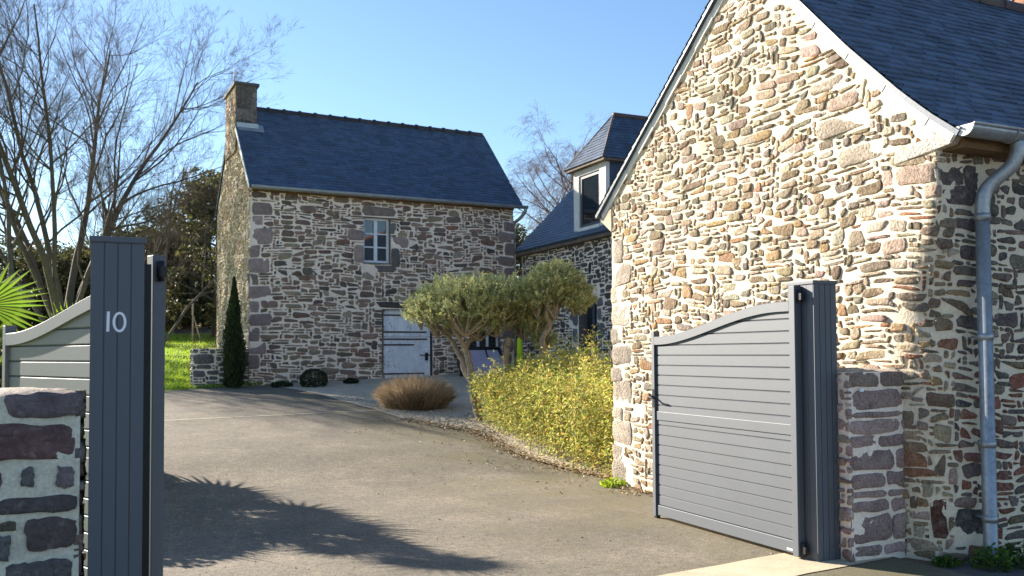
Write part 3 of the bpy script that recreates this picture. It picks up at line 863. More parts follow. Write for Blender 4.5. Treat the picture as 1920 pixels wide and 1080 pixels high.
def reveal(mbx, P, hole, depth, tint, mat=0):
    a, b, w, h = hole
    for p, q_ in (((a, b), (a, b+h)), ((a, b+h), (a+w, b+h)), ((a+w, b+h), (a+w, b)), ((a+w, b), (a, b))):
        mbx.add([P(p[0], p[1], .004), P(q_[0], q_[1], .004), P(q_[0], q_[1], -depth), P(p[0], p[1], -depth)], [(0, 1, 2, 3)], tint, mat)
for h_ in holes: reveal(mb, PBF, h_, .30, (.22, .19, .17))
mb.build("front_wall", [m_stone_dk, m_mortar_g], barn)
# sunlit gable
BD, RS = 4.6, 1.03
btop = lambda s: 5.45 + RS * (s if s < BD/2 else BD - s) - .03
PBG = lambda s, z, h: TB(-h, s, BZ + z)
lay = layout(BD, 7.6, .062, .05, rb, [(0, .6 + .62*i, .42 if i % 2 else .24, .3, (.40, .33, .27)) for i in range(7)], inside=lambda x, z, w, h: BZ + z + h*.5 < btop(max(0, x - w*.5)) - .04 and BZ + z + h*.5 < btop(min(BD, x + w*.5)) - .04, small=.45)
mb = MB(); PBGr = lambda s, z, h: TB(-h, BD - s, BZ + z)
# mirrored so that face normals point outwards
layr = [(BD - x - w, z, w, h, t) for (x, z, w, h, t) in lay]
stones(mb, layr, PBGr, rb, [((.46, .34, .25), 4), ((.38, .27, .20), 3), ((.52, .40, .31), 3), ((.30, .22, .16), 2)], gap=(.006, .017), relief=(.006, .025), npt=10)
ss = cuts(0, BD, .1); vs = []; m = 60
for s in ss:
    for k in range(m + 1):
        zt = btop(BD - s) - BZ; z = -.3 + (zt + .3) * k / m; vs.append(PBGr(s, z, .008 * vnoise(s*9, z*9)))
mb.add(vs, [(i*(m+1)+k, (i+1)*(m+1)+k, (i+1)*(m+1)+k+1, i*(m+1)+k+1) for i in range(len(ss)-1) for k in range(m)], mat=1, smooth=True)
mb.build("gable_wall", [m_stone, m_mortar], barn)
mb = MB()
mb.add([TB(BW, 0, .2), TB(BW, BD, .2), TB(BW, BD, 5.4), TB(BW, BD/2, 7.78), TB(BW, 0, 5.4)], [(0, 1, 2, 3, 4)])
mb.add([TB(0, BD, .2), TB(BW, BD, .2), TB(BW, BD, 5.4), TB(0, BD, 5.4)], [(0, 3, 2, 1)])
mb.build("rear_wall", [m_mortar_g], barn)
pb, LB = profile([(-.16, 5.42), (BD/2, 7.88)])
mb = MB()
PB1 = lambda u, v, h: TB(u, pb(v)[0] + pb(v)[2]*h, pb(v)[1] + pb(v)[3]*h)
PB2 = lambda u, v, h: TB(u, BD - (pb(v)[0] + pb(v)[2]*h), pb(v)[1] + pb(v)[3]*h)
slates(mb, PB1, -.05, 7.08, LB, .115, .2, rb, tintv=.25)
slates(mb, PB2, -.05, 7.08, LB, .2, .4, rb)
for PB in (PB1, PB2):
    vs = [PB(u, v, hh) for hh in (-.006, -.05) for v in (0, LB) for u in (-.04, 7.07)]
    mb.add(vs, [(0, 1, 3, 2), (4, 6, 7, 5), (0, 2, 6, 4), (1, 5, 7, 3), (0, 4, 5, 1)], (.8, .8, .8))
broof = mb.build("roof", m_slate, barn)
mb = MB(); u = .45
while u < 7.0:
    t0 = rb.uniform(.55, .8); vs = []
    for x, r in ((u, .125), (u + .06, .125), (u + .065, .105), (u + .42, .10)):
        for a in range(9):
            an_ = math.pi * (-.12 + 1.24 * a / 8); vs.append(TB(min(x, 7.1), BD/2 + math.cos(an_) * r, 7.84 + math.sin(an_) * r))
    mb.add(vs, [(j*9+a, j*9+a+1, (j+1)*9+a+1, (j+1)*9+a) for j in range(3) for a in range(8)] + [tuple(range(27, 36))], (t0 * .7, t0 * .85, t0)); u += .41
mb.build("ridge_tiles", m_ridge, broof)
mb = MB()                                           # pale verge strip on the left rake
vs = [PB1(uu, v, hh) for v in np.linspace(0, LB * .72, 9) for (uu, hh) in ((-.062, .012), (-.062, -.075), (-.045, .012), (-.045, -.075))]
mb.add(vs, [f for i in range(8) for f in ((4*i, 4*i+4, 4*i+5, 4*i+1), (4*i, 4*i+2, 4*i+6, 4*i+4), (4*i+1, 4*i+5, 4*i+7, 4*i+3))])
mb.build("verge_strip", m_white_slate, barn)
# chimney
CX0, CX1, CY0, CY1, CZ = -.045, .47, 1.62, 3.10, 8.26
mb = MB()
PC1 = lambda s, z, h: TB(CX0 + s, CY0 - h, 6.9 + z)
PC2 = lambda s, z, h: TB(CX0 - h, CY1 - s, 6.6 + z)
l1 = layout(CX1 - CX0, CZ - 6.9, .128, .15, rb, (), wmax=3, hmax=2, small=.7)
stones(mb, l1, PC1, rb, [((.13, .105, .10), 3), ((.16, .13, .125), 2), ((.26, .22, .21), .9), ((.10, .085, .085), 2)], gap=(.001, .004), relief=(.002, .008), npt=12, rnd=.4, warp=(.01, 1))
l2 = layout(CY1 - CY0, CZ - 6.6, .07, .06, rb, (), wmax=5, hmax=3)
stones(mb, l2, PC2, rb, PAL_GABLE, gap=(.006, .016), relief=(.004, .014), npt=10, warp=(.01, 1))
mb.box((CX0, CY0, 6.62), (CX1, CY1, CZ), (.17, .14, .13), 0, TB)
chim = mb.build("chimney", [m_stone, m_mortar_g], broof)
mb = MB(); mb.box((CX0 - .05, CY0 - .05, CZ), (CX1 + .05, CY1 + .05, CZ + .07), (.35, .38, .33), T=TB); mb.build("chimney_cap", m_granite, barn)
mb = MB(); mb.tube([TB(.02, 2.2, CZ + .05), TB(.02, 2.2, CZ + .60)], .009, 6); mb.build("aerial_rod", m_iron, barn)
mb = MB(); mb.box((CX0 + .02, CY0 - .035, 7.14), (CX1 + .03, CY0 + .2, 7.31), T=TB)
mb.add([PB1(CX0 + .04, 2.34, .022), PB1(CX1 + .16, 2.34, .022), PB1(CX1 + .16, 2.66, .022), PB1(CX0 + .04, 2.66, .022)], [(0, 1, 2, 3)]); mb.build("chimney_flashing", m_zinc, barn)
mb = MB(); halfround(mb, -.02, 7.16, -.22, 5.42, .07, T=TB); mb.tube([TB(-.02, -.29, 5.425), TB(7.16, -.29, 5.425)], .010, 6); mb.build("gutter", m_zinc, barn)
mb = MB(); mb.tube(smoothpath([TB(7.10, -.22, 5.38), TB(7.10, -.2, 5.28), TB(7.02, -.05, 5.12), TB(6.93, .10, 5.0), TB(6.92, .12, 4.8)]) + [Vector(TB(6.92, .12, .6))], .045, 10); mb.build("downpipe", m_zinc, barn)
mb = MB(); mb.box((.02, -.10, 5.34), (BW - .02, -.01, 5.40), (1.3, 1.0, .55), T=TB); mb.build("eaves_board", m_timber, barn)
# upper window
def casement(parent, T, x0, x1, z0, z1, dep, mat, cols, rows, fw=.055, mw=.028, name="window", gap=0):
    mb = MB()
    mb.box((x0, dep, z0), (x0 + fw, dep + .06, z1), T=T); mb.box((x1 - fw, dep, z0), (x1, dep + .06, z1), T=T)
    mb.box((x0 + fw, dep + .001, z1 - fw), (x1 - fw, dep + .061, z1), T=T); mb.box((x0 + fw, dep + .001, z0), (x1 - fw, dep + .061, z0 + fw), T=T)
    cw = (x1 - x0 - 2*fw) / cols
    for i in range(1, cols):
        c = x0 + fw + cw * i; mb.box((c - fw*.72, dep - .006, z0 + fw), (c + fw*.72, dep + .055, z1 - fw), T=T)
    for r in range(1, rows):
        zz_ = z0 + fw + (z1 - z0 - 2*fw) * r / rows; mb.box((x0 + fw, dep + .008, zz_ - mw/2), (x1 - fw, dep + .05, zz_ + mw/2), T=T)
    w_ = mb.build(name, mat, parent)
    mb = MB(); mb.add([T(x0 + .02, dep + .03, z0 + .02), T(x1 - .02, dep + .03, z0 + .02), T(x1 - .02, dep + .03, z1 - .02), T(x0 + .02, dep + .03, z1 - .02)], [(0, 1, 2, 3)])
    mb.build("pane", m_glass, w_)
    return w_
casement(barn, TB, 2.725, 3.415, BZ + 3.285, BZ + 4.405, .13, m_white, 2, 3, .062, .034)
mb = MB(); mb.box((2.70, -.025, BZ + 3.25), (3.44, .13, BZ + 3.283), (.55, .65, .72), T=TB); mb.build("window_sill", m_granite, barn)
casement(barn, TB, 5.555, 6.445, BZ + .955, BZ + 1.665, .14, m_white, 3, 1, .045, .03)
# stable door
mb = MB(); dx0, dx1, dz0, dz1 = 3.24, 4.50, .93, 2.62
nb = 9; bw = (dx1 - dx0) / nb
for i in range(nb):
    for (a, b) in ((dz0, 1.955), (1.967, dz1)):
        t = rb.uniform(.9, 1.06)
        mb.box((dx0 + bw*i + .002, .09 + rb.uniform(0, .003), a), (dx0 + bw*(i+1) - .002, .13, b), (t, t, t), T=TB)
door = mb.build("door", m_old_white, barn)
for (z_, l_) in ((2.50, 1.05), (2.08, 1.15), (1.90, 1.18), (1.76, .82), (1.04, 1.1)):
    mb = MB(); mb.box((dx0 - .02, .075, z_ - .018), (dx0 + l_, .0885, z_ + .018), T=TB); mb.tube([TB(dx0 - .02, .078, z_ - .035), TB(dx0 - .02, .078, z_ + .035)], .016, 8); mb.build("hinge_strap", m_iron, door)
mb = MB(); mb.box((4.36, .07, 1.36), (4.44, .0885, 1.56), T=TB); mb.tube([TB(4.22, .07, 1.50), TB(4.5, .07, 1.50)], .014, 8); mb.build("latch", m_iron, door)
mb = MB(); mb.box((3.19, .03, .75), (3.24, .14, 2.66), T=TB); mb.build("door_post", m_iron, barn); mb = MB(); mb.box((4.50, .06, .75), (4.535, .14, 2.66), T=TB); mb.build("door_post", m_iron, barn)
mb = MB(); mb.box((3.24, .14, .75), (4.50, .16, .93), T=TB); mb.build("door_step", m_granite, barn)

# panel leaning against the barn, lime post, wall by the barn
pan = empty("leaning_panel", "black framed lilac panel leaning on the barn wall behind the cloud tree", "panel")
mb = MB(); 
def PN(x, z, off): return TB(4.98 + x, -.62 + .42 * z + off, .80 + z)
q4 = [(.10, .05), (1.50, .05), (1.28, .86), (.16, .86)]
mb.add([PN(x, z, 0) for x, z in q4] + [PN(x, z, .03) for x, z in q4], [(0, 1, 2, 3), (7, 6, 5, 4)]); mb.build("sheet", m_lilac, pan)
mb = MB()
for a, b in zip(q4, q4[1:] + q4[:1]): mb.tube([PN(*a, .0), PN(*b, .0)], .045, 8)
mb.tube([PN(.9, .86, -.01), PN(.92, .62, -.01)], .018, 6); mb.build("frame", m_iron, pan)
bol = empty("plastic_bollard", "lime yellow plastic bollard at the barn's right corner", "bollard")
mb = MB(); bp = (9.98, 20.85); zb = th(*bp)
mb.tube([(bp[0], bp[1], zb), (bp[0], bp[1], zb + .86), (bp[0], bp[1], zb + .92), (bp[0], bp[1], zb + .95)], [.085, .075, .06, .02], 14); mb.build("sleeve", m_lime, bol)
mb = MB(); mb.tube([(bp[0], bp[1], zb - .02), (bp[0], bp[1], zb + .06)], .12, 14); mb.build("base", m_iron, bol)
gw = empty("garden_wall", "short grey garden wall standing between lawn and cypress", "wall")
mb = MB(); lay = layout(1.25, .98, .07, .06, rw, [(0, .62, .5, .2, (.15, .14, .14)), (0, .3, .3, .2, (.14, .13, .13))], wmax=6, hmax=3)
boxwall(mb, 2.10, 3.35, 21.45, 21.9, .72, 1.66, rw, lay, [((.14, .13, .125), 3), ((.19, .175, .16), 2), ((.11, .105, .1), 2)], (.008, .02), (.008, .02), npt=12)
mb.build("wall", [m_stone, m_mortar_g], gw)

# ================================================================== second house with dormer
r2 = np.random.RandomState(31)
h2 = empty("dormer_house", "shaded stone house with a slate dormer between barn and near gable", "house")
HX, HY = 10.4, 21.55
PH2 = lambda s, z, h: (HX - h, HY - s, .4 + z)
hole2 = [(3.05, 1.09, .84, 1.32)]
gr = (.165, .165, .17)
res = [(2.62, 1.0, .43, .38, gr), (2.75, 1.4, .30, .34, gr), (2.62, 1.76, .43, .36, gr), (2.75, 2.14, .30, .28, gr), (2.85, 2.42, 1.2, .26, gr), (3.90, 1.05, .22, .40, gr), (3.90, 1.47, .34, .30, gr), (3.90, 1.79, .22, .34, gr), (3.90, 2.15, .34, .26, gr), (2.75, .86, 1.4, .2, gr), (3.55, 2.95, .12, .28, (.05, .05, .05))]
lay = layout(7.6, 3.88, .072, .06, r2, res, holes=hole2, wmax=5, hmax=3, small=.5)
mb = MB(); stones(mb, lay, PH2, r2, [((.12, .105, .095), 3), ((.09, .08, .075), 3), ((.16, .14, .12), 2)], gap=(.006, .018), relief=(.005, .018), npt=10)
mort_cols(mb, PH2, cuts(0, 7.6, .1, [3.05, 3.89]), cuts(-.4, 3.88, .1, [1.09, 2.41]), hole2, .006)
reveal(mb, PH2, hole2[0], .25, (.16, .16, .165))
mb.build("front_wall", [m_stone_dk, m_mortar_g], h2)
mb = MB(); mb.add([(HX, HY, 0), (16, HY, 0), (16, HY, 4.2), (13.2, HY, 7.15), (HX, HY, 4.2)], [(0, 4, 3, 2, 1)]); mb.add([(HX, 13.95, 0), (16, 13.95, 0), (16, 13.95, 4.2), (13.2, 13.95, 7.15), (HX, 13.95, 4.2)], [(0, 1, 2, 3, 4)])
mb.add([(16, 13.95, 0), (16, HY, 0), (16, HY, 4.2), (16, 13.95, 4.2)], [(0, 1, 2, 3)]); mb.build("end_walls", m_mortar_g, h2)
T2 = lambda x, y, z: (HX + y, HY - x, z)
casement(h2, T2, 3.06, 3.88, 1.50, 2.80, .16, m_alu, 2, 1, .06, .03)
p2, L2 = profile([(10.2, 4.22), (13.2, 7.24)])
PA = lambda u, v, h: (p2(v)[0] + p2(v)[2]*h, u, p2(v)[1] + p2(v)[3]*h)
PBk = lambda u, v, h: (26.4 - (p2(v)[0] + p2(v)[2]*h), u, p2(v)[1] + p2(v)[3]*h)
mb = MB(); slates(mb, PA, 13.85, 21.65, L2, .12, .2, r2)
for PQ in (PA, PBk):
    vs = [PQ(u, v, hh) for hh in (-.006, -.06) for v in (0, L2) for u in (13.86, 21.64)]
    mb.add(vs, [(0, 1, 3, 2), (4, 6, 7, 5), (0, 2, 6, 4), (1, 5, 7, 3), (0, 4, 5, 1)])
rf2 = mb.build("roof", m_slate, h2)
mb = MB(); mb.tube([(13.2, 13.85, 7.25), (13.2, 21.65, 7.25)], .1, 8); mb.build("ridge_tiles", m_ridge, h2)
mb = MB(); mb.box((10.24, 13.9, 4.10), (10.40, 21.6, 4.17)); mb.build("eaves_board", m_timber, h2)
# dormer
DY0, DY1, DZ0, DZ1 = 17.16, 18.62, 4.30, 5.84
mb = MB(); mb.box((10.43, DY0, DZ0), (12.2, DY1, DZ1), (.85, .85, .9))
dorm = mb.build("dormer", m_slate, h2)
mb = MB(); jw = .22
mb.box((10.36, DY0 - .003, DZ0 + .02), (10.46, DY0 + .26, DZ1 - .002)); mb.box((10.36, DY1 - .24, DZ0 + .02), (10.46, DY1 + .003, DZ1 - .002)); mb.box((10.363, DY0 + .26, DZ1 - .17), (10.457, DY1 - .24, DZ1 - .002)); mb.box((10.33, DY0 + .26, DZ0 + .06), (10.45, DY1 - .24, DZ0 + .14))
mb.build("dormer_surround", m_white_slate, dorm)
TD = lambda x, y, z: (10.40 + y, DY1 - x, z)
mb = MB(); a0, a1, b0, b1 = .26, DY1 - DY0 - .28, DZ0 + .15, DZ1 - .18
mb.box((a0, -.01, b0), (a0 + .07, .02, b1), T=TD); mb.box((a1 - .07, -.01, b0), (a1, .02, b1), T=TD); mb.box((a0 + .07, -.008, b1 - .07), (a1 - .07, .018, b1), T=TD); mb.box((a0 + .07, -.008, b0), (a1 - .07, .018, b0 + .07), T=TD)
mb.build("dormer_window", m_alu, dorm)
mb = MB(); mb.add([TD(a0, .015, b0), TD(a1, .015, b0), TD(a1, .015, b1), TD(a0, .015, b1)], [(0, 1, 2, 3)]); mb.build("dormer_pane", m_glass, dorm)
# hipped dormer roof
ez, ov, pk = 5.86, .18, (11.0, 17.85, 7.06)
E = [(10.43 - ov - .05, DY0 - ov, ez), (10.43 - ov - .05, DY1 + ov, ez)]
mb = MB()
hipv = Vector(pk) - Vector(((E[0][0] + E[1][0]) / 2, (E[0][1] + E[1][1]) / 2, ez)); LH = hipv.length; hd = hipv / LH; hn = Vector((-hd.z, 0, hd.x))
PHp = lambda u, v, h: tuple(Vector((E[0][0], u, ez)) + hd * v + hn * h)
slates(mb, PHp, E[0][1], E[1][1], LH, .1, .18, r2, clip=lambda v: (E[0][1] + (pk[1] - E[0][1]) * v / LH, E[1][1] + (pk[1] - E[1][1]) * v / LH))
sd = Vector((0, pk[1] - E[0][1], pk[2] - ez)); LS = sd.length; sd /= LS; sn = Vector((0, -sd.z, sd.y))
PSd = lambda u, v, h: tuple(Vector((u, E[0][1], ez)) + sd * v + sn * h)
slates(mb, PSd, E[0][0], 13.2, LS, .1, .18, r2, clip=lambda v: (E[0][0] + (pk[0] - E[0][0]) * v / LS, 99))
b_ = (13.2, pk[1], pk[2])
mb.add([E[0], E[1], pk, (13.2, E[0][1], ez), b_, (13.2, E[1][1], ez)], [(0, 2, 1), (0, 3, 4, 2), (1, 2, 4, 5), (0, 1, 5, 3)], (.7, .7, .7))
mb.build("dormer_roof", m_slate, dorm)
mb = MB(); mb.tube([(pk[0], pk[1], pk[2] + .01), (13.2, pk[1], pk[2] + .01)], .07, 8); mb.tube([E[0], pk], .03, 6); mb.tube([E[1], pk], .03, 6); mb.build("dormer_ridge", m_ridge, dorm)
mb = MB(); mb.box((E[0][0] + .02, E[0][1] + .02, ez - .06), (12.0, E[1][1] - .02, ez - .012)); mb.build("dormer_eaves", m_timber, dorm)

# ================================================================== vegetation
def leaves(name, C_, D_, ln, wd, tint, mat, parent, rng, droop=0.0):
    """rhombic leaves: centres C_ (n,3), directions D_ (n,3)"""
    n = len(C_)
    D_ = D_ / (np.linalg.norm(D_, axis=1, keepdims=True) + 1e-9)
    R_ = rng.normal(0, 1, (n, 3)); S_ = np.cross(D_, R_); S_ /= (np.linalg.norm(S_, axis=1, keepdims=True) + 1e-9)
    l = (ln * rng.uniform(.65, 1.3, n))[:, None]; w = (wd * rng.uniform(.7, 1.25, n))[:, None]
    a = C_ - D_ * l * .5; b = C_ + D_ * l * .5; m_ = C_ + D_ * l * .02
    if droop: b = b - np.array([0, 0, 1.0]) * l * droop * rng.uniform(.3, 1, n)[:, None]
    V = np.stack([a, m_ + S_ * w * .5, b, m_ - S_ * w * .5], 1)
    return quads_object(name, V, tint, mat, parent)
def tints(rng, n, cols, jit=.2):
    w = np.array([c[1] for c in cols], float); k = rng.choice(len(cols), n, p=w / w.sum())
    base = np.array([c[0] for c in cols], float)[k]
    return base * rng.uniform(1 - jit, 1 + jit, (n, 1)) * rng.uniform(.95, 1.05, (n, 3))
def sphere_pts(rng, n):
    p = rng.normal(0, 1, (n, 3)); return p / np.linalg.norm(p, axis=1, keepdims=True)

def grow(segs, rng, p, d, length, rad, lvl, spec, tips=None):
    """recursive branch; spec[lvl] = (n_seg, children, child_len, child_angle, up, wander)"""
    ns, nch, cl, ca, up, wan = spec[lvl]
    pts = [Vector(p)]; rads = [rad]; dirs = [d.copy()]
    dd = d.copy()
    for i in range(ns):
        dd = (dd + Vector(rng.normal(0, wan, 3)) + Vector((0, 0, up))).normalized()
        pts.append(pts[-1] + dd * length / ns); dirs.append(dd.copy())
        rads.append(rad * (1 - .78 * (i + 1) / ns) if lvl < len(spec) - 1 else rad * (1 - .6 * (i+1) / ns))
    segs.append((pts, rads, lvl))
    if lvl + 1 >= len(spec): 
        if tips is not None: tips.append((pts[-1], dd))
        return
    for k in range(nch):
        t = rng.uniform(.22 if lvl else .30, 1.0); i = min(ns - 1, int(t * ns)); f = t * ns - i
        q = pts[i].lerp(pts[i+1], f); r = rads[i] + (rads[i+1] - rads[i]) * f
        ax = dirs[i].orthogonal().normalized(); ax.rotate(Matrix.Rotation(rng.uniform(0, 2*math.pi), 3, dirs[i]))
        nd = dirs[i].copy(); nd.rotate(Matrix.Rotation(ca * rng.uniform(.6, 1.35), 3, ax))
        grow(segs, rng, q, nd, length * cl * rng.uniform(.65, 1.2) * (1.15 - .5 * t), max(.0024, r * .50), lvl + 1, spec, tips)
def branchmesh(name, segs, mat, parent, lv=lambda l: True):
    mb = MB()
    for pts, rads, l in segs:
        if not lv(l): continue
        mb.tube(pts, rads, (8, 6, 5, 4, 3, 3)[l], (1, 1, 1), 0, False)
    return mb.build(name, mat, parent)

def bare_tree(label, base, stems, spec, seed, mat, cat="bare tree", name="bare_tree"):
    rng = np.random.RandomState(seed)
    o = empty(name, label, cat, group="leafless winter trees")
    segs = []; 
    for (d, L, r) in stems: grow(segs, rng, Vector(base), Vector(d).normalized(), L, r, 0, spec)
    branchmesh("trunk", segs, mat, o, lambda l: l == 0)
    branchmesh("limb", segs, mat, o, lambda l: l in (1, 2))
    branchmesh("twigs", segs, mat, o, lambda l: l > 2)
    return o
def ray_at(px, py, dist):
    d = Fv + Rv * ((px - 960) / 1690) - Uv * ((py - 600) / 1690)
    return Vector((0, 0, HC)) + d * dist
def ground_at(px, dist):
    p = ray_at(px, 660, dist); return (p.x, p.y, th(p.x, p.y) - .05)

SP_BIG = [(11, 16, .44, .72, .02, .07), (8, 9, .50, .66, .04, .10), (6, 8, .50, .58, .07, .11), (5, 7, .55, .52, .05, .13), (4, 0, 0, 0, .03, .15)]
SP_MID = [(10, 11, .48, .58, .03, .07), (7, 8, .5, .6, .05, .11), (6, 6, .5, .55, .05, .12), (4, 5, .52, .5, .03, .14), (3, 0, 0, 0, 0, .12)]
bare_tree("tall leafless many-stemmed tree filling the left sky above the gate post", ground_at(122, 30),
          [((-.42, .05, 1), 10.8, .11), ((-.20, -.15, 1), 12.0, .13), ((-.02, .2, 1), 12.4, .14), ((.10, -.05, 1), 11.2, .13), ((.26, .1, 1), 7.4, .10), ((-.70, .2, 1), 9.8, .09), ((-.30, .4, 1), 11.0, .10), ((-.10, -.4, 1), 11.0, .10), ((.06, -.1, 1), 12.0, .11)], SP_BIG, 3, m_bark)
bare_tree("leafless tree with a leaning trunk at the left picture edge", ground_at(8, 27),
          [((-.20, 0, 1), 8.4, .10), ((.08, .1, 1), 9.2, .10), ((-.5, 0, 1), 7.4, .08)], SP_MID, 8, m_bark)
bare_tree("slender leafless tree between the gate post and the barn chimney", ground_at(205, 33),
          [((.03, 0, 1), 8.0, .085), ((.30, .1, 1), 7.2, .075), ((.50, -.1, 1), 5.4, .06), ((-.12, .3, 1), 6.8, .07), ((.80, .1, 1), 4.2, .05)], SP_MID, 5, m_bark)
bare_tree("low arching leafless tree in front of the dark evergreens beside the barn gable", ground_at(300, 31),
          [((.15, 0, 1), 6.0, .06), ((.5, .1, 1), 5.6, .055), ((-.35, 0, 1), 5.6, .055)], SP_MID, 15, m_bark)
SP_BIRCH = [(9, 17, .50, .75, .02, .08), (7, 10, .50, .7, -.01, .13), (6, 9, .55, .6, -.10, .12), (5, 8, .7, .5, -.20, .12), (5, 0, 0, 0, -.25, .1)]
bare_tree("brown weeping birch with bare twigs rising behind the dormer house", ground_at(1068, 44), [((.06, 0, 1), 9.2, .16), ((-.22, .1, 1), 7.6, .13), ((.35, 0, 1), 6.6, .10)], SP_BIRCH, 4, m_twig)

# evergreen trees that close the view left of the barn
def evergreen(label, px, dist, hgt, wid, seed, nleaf=9000, shape=.8):
    rng = np.random.RandomState(seed); b = Vector(ground_at(px, dist))
    o = empty("evergreen_tree", label, "evergreen tree", group="dark evergreen trees behind the lawn")
    mb = MB(); mb.tube([b, b + Vector((.1, 0, hgt*.5)), b + Vector((0, .1, hgt*.85))], [.2, .13, .04], 8)
    segs = []
    for k in range(14):
        a = rng.uniform(0, 6.28); z = rng.uniform(.15, .8) * hgt
        grow(segs, rng, b + Vector((0, 0, z)), Vector((math.cos(a), math.sin(a), .4)).normalized(), wid * rng.uniform(.5, .9), .05, 0, [(5, 4, .5, .6, .02, .1), (4, 0, 0, 0, 0, .1)])
    for pts, rads, l in segs: mb.tube(pts, rads, 5, cap=False)
    mb.build("trunk", m_bark, o)
    nc = 70; u = rng.uniform(0, 1, nc)
    cz = hgt * (.06 + .92 * u); rr_ = wid * np.sqrt(np.clip(1 - (np.abs(u - .38) / .66) ** 2, .03, 1)) * rng.uniform(.45, 1.0, nc); a = rng.uniform(0, 6.283, nc)
    cl = np.stack([np.cos(a) * rr_, np.sin(a) * rr_, cz], 1); cr = rng.uniform(.35, .8, nc) * wid * .42
    k = rng.choice(nc, nleaf, p=cr**2 / (cr**2).sum())
    P_ = cl[k] + sphere_pts(rng, nleaf) * (cr[k] * rng.uniform(.3, 1, nleaf) ** .5)[:, None] * np.array([1, 1, .8]) + np.array(b)
    D_ = sphere_pts(rng, nleaf) + np.array([0, 0, -.3])
    leaves("crown", P_, D_, .22, .09, tints(rng, nleaf, [((1, 1, 1), 4), ((1.6, 1.5, 1.1), 1.5), ((.6, .65, .6), 3), ((2.2, 1.8, 1.2), .5)]), m_ever, o, rng)
for a in (("dark evergreen tree left of the clothes post", 268, 40, 4.4, 2.5, 1), ("dark evergreen tree right behind the wooden clothes post", 350, 41, 4.6, 2.4, 2), ("dark bushy evergreen touching the barn gable", 405, 35, 6.0, 2.3, 3),
          ("dark evergreen glimpsed behind the post numbered 10", 185, 40, 3.6, 2.6, 4), ("dark evergreen behind the palm leaf at the left edge", 40, 38, 3.4, 3.0, 5), ("dark evergreen under the tall bare tree", 110, 41, 3.6, 2.8, 6),
          ("taller olive-brown evergreen against the barn's rear corner", 385, 43, 7.4, 2.3, 7), ("dark evergreen filling the gap over the lawn crest", 312, 46, 6.0, 2.6, 9)):
    evergreen(*a)
# low hedge line far behind everything
rngv = np.random.RandomState(77)
n = 9000; X_ = rngv.uniform(-40, 60, n); Y_ = 62 + rngv.uniform(0, 4, n); Z_ = rngv.uniform(0, 1, n) ** 1.0 * (2.6 + 1.2 * np.array([vnoise(x*.25, 3) for x in X_])) + 1.9
tag(leaves("far_hedge", np.stack([X_, Y_, Z_], 1), sphere_pts(rngv, n), .55, .35, tints(rngv, n, [((3.0, 2.4, 1.6), 2), ((1.5, 1.5, 1), 2), ((4, 3, 2.4), 1)]), m_ever, None, rngv), "distant brown and green hedge line behind the houses", "hedge", kind='stuff')

# wooden clothes post with brace
cp = empty("clothes_post", "slim wooden clothes post with a short crossbar and a slanting brace", "post")
b = Vector(ground_at(361, 33)); 
mb = MB(); mb.tube([b, b + Vector((0, 0, 1.62))], .03, 8); mb.build("post", m_rail, cp)
mb = MB(); mb.tube([b + Vector((-.18, -.08, 1.62)), b + Vector((.18, .08, 1.62))], .028, 8); mb.build("crossbar", m_rail, cp)
mb = MB(); mb.tube([b + Vector((.34, .15, -.05)), b + Vector((.02, 0, 1.05))], .022, 8); mb.build("brace", m_rail, cp)

# lawn blades
n = 26000
py_ = np.random.RandomState(9)
xx = py_.uniform(-1.5, 5.5, n); yy = 21.3 + py_.uniform(0, 1, n) ** 1.5 * 18
k = (xx < .16 * yy + .2)
xx, yy = xx[k], yy[k]; n = len(xx)
P_ = np.stack([xx, yy, np.array([th(a, b_) + .04 for a, b_ in zip(xx, yy)])], 1)
D_ = py_.normal(0, .35, (n, 3)) + np.array([0, 0, 1])
tag(leaves("grass", P_, D_, .11, .022, tints(py_, n, [((1, 1, 1), 4), ((1.3, 1.1, .6), 1), ((.7, .9, .8), 2)]), m_grass, None, py_), "sunlit green lawn grass rising behind the garden wall", "grass", kind='stuff')

# cypress against the barn corner
rc = np.random.RandomState(12)
cy = empty("cypress", "narrow dark green columnar cypress at the barn's left corner", "cypress")
cb = Vector((2.93, 21.0, th(2.93, 21.0)))
mb = MB(); mb.tube([cb, cb + Vector((0, 0, 2.0))], [.06, .02], 8); mb.build("trunk", m_bark, cy)
n = 14000; u = rc.uniform(0, 1, n); z = .05 + 2.42 * u
R_ = .20 * np.clip(np.minimum(1, (1 - u) * 1.55) ** .8, .02, 1) * (.82 + .18 * np.clip(u * 6, 0, 1))
a = rc.uniform(0, 6.283, n)
lump = 1 + .18 * np.sin(a * 3 + u * 9) + .14 * np.sin(a * 7 - u * 17) + .16 * rc.normal(0, 1, n)
rr_ = R_ * lump * rc.uniform(.45, 1, n) ** .35
P_ = np.stack([np.cos(a) * rr_, np.sin(a) * rr_, z], 1) + np.array(cb)
D_ = np.stack([np.cos(a) * .25, np.sin(a) * .25, np.ones(n)], 1) + rc.normal(0, .22, (n, 3))
leaves("foliage", P_, D_, .10, .020, tints(rc, n, [((1, 1, 1), 3), ((1.7, 1.6, 1.1), 1.2), ((.55, .6, .6), 2)]), m_cyp, cy, rc)

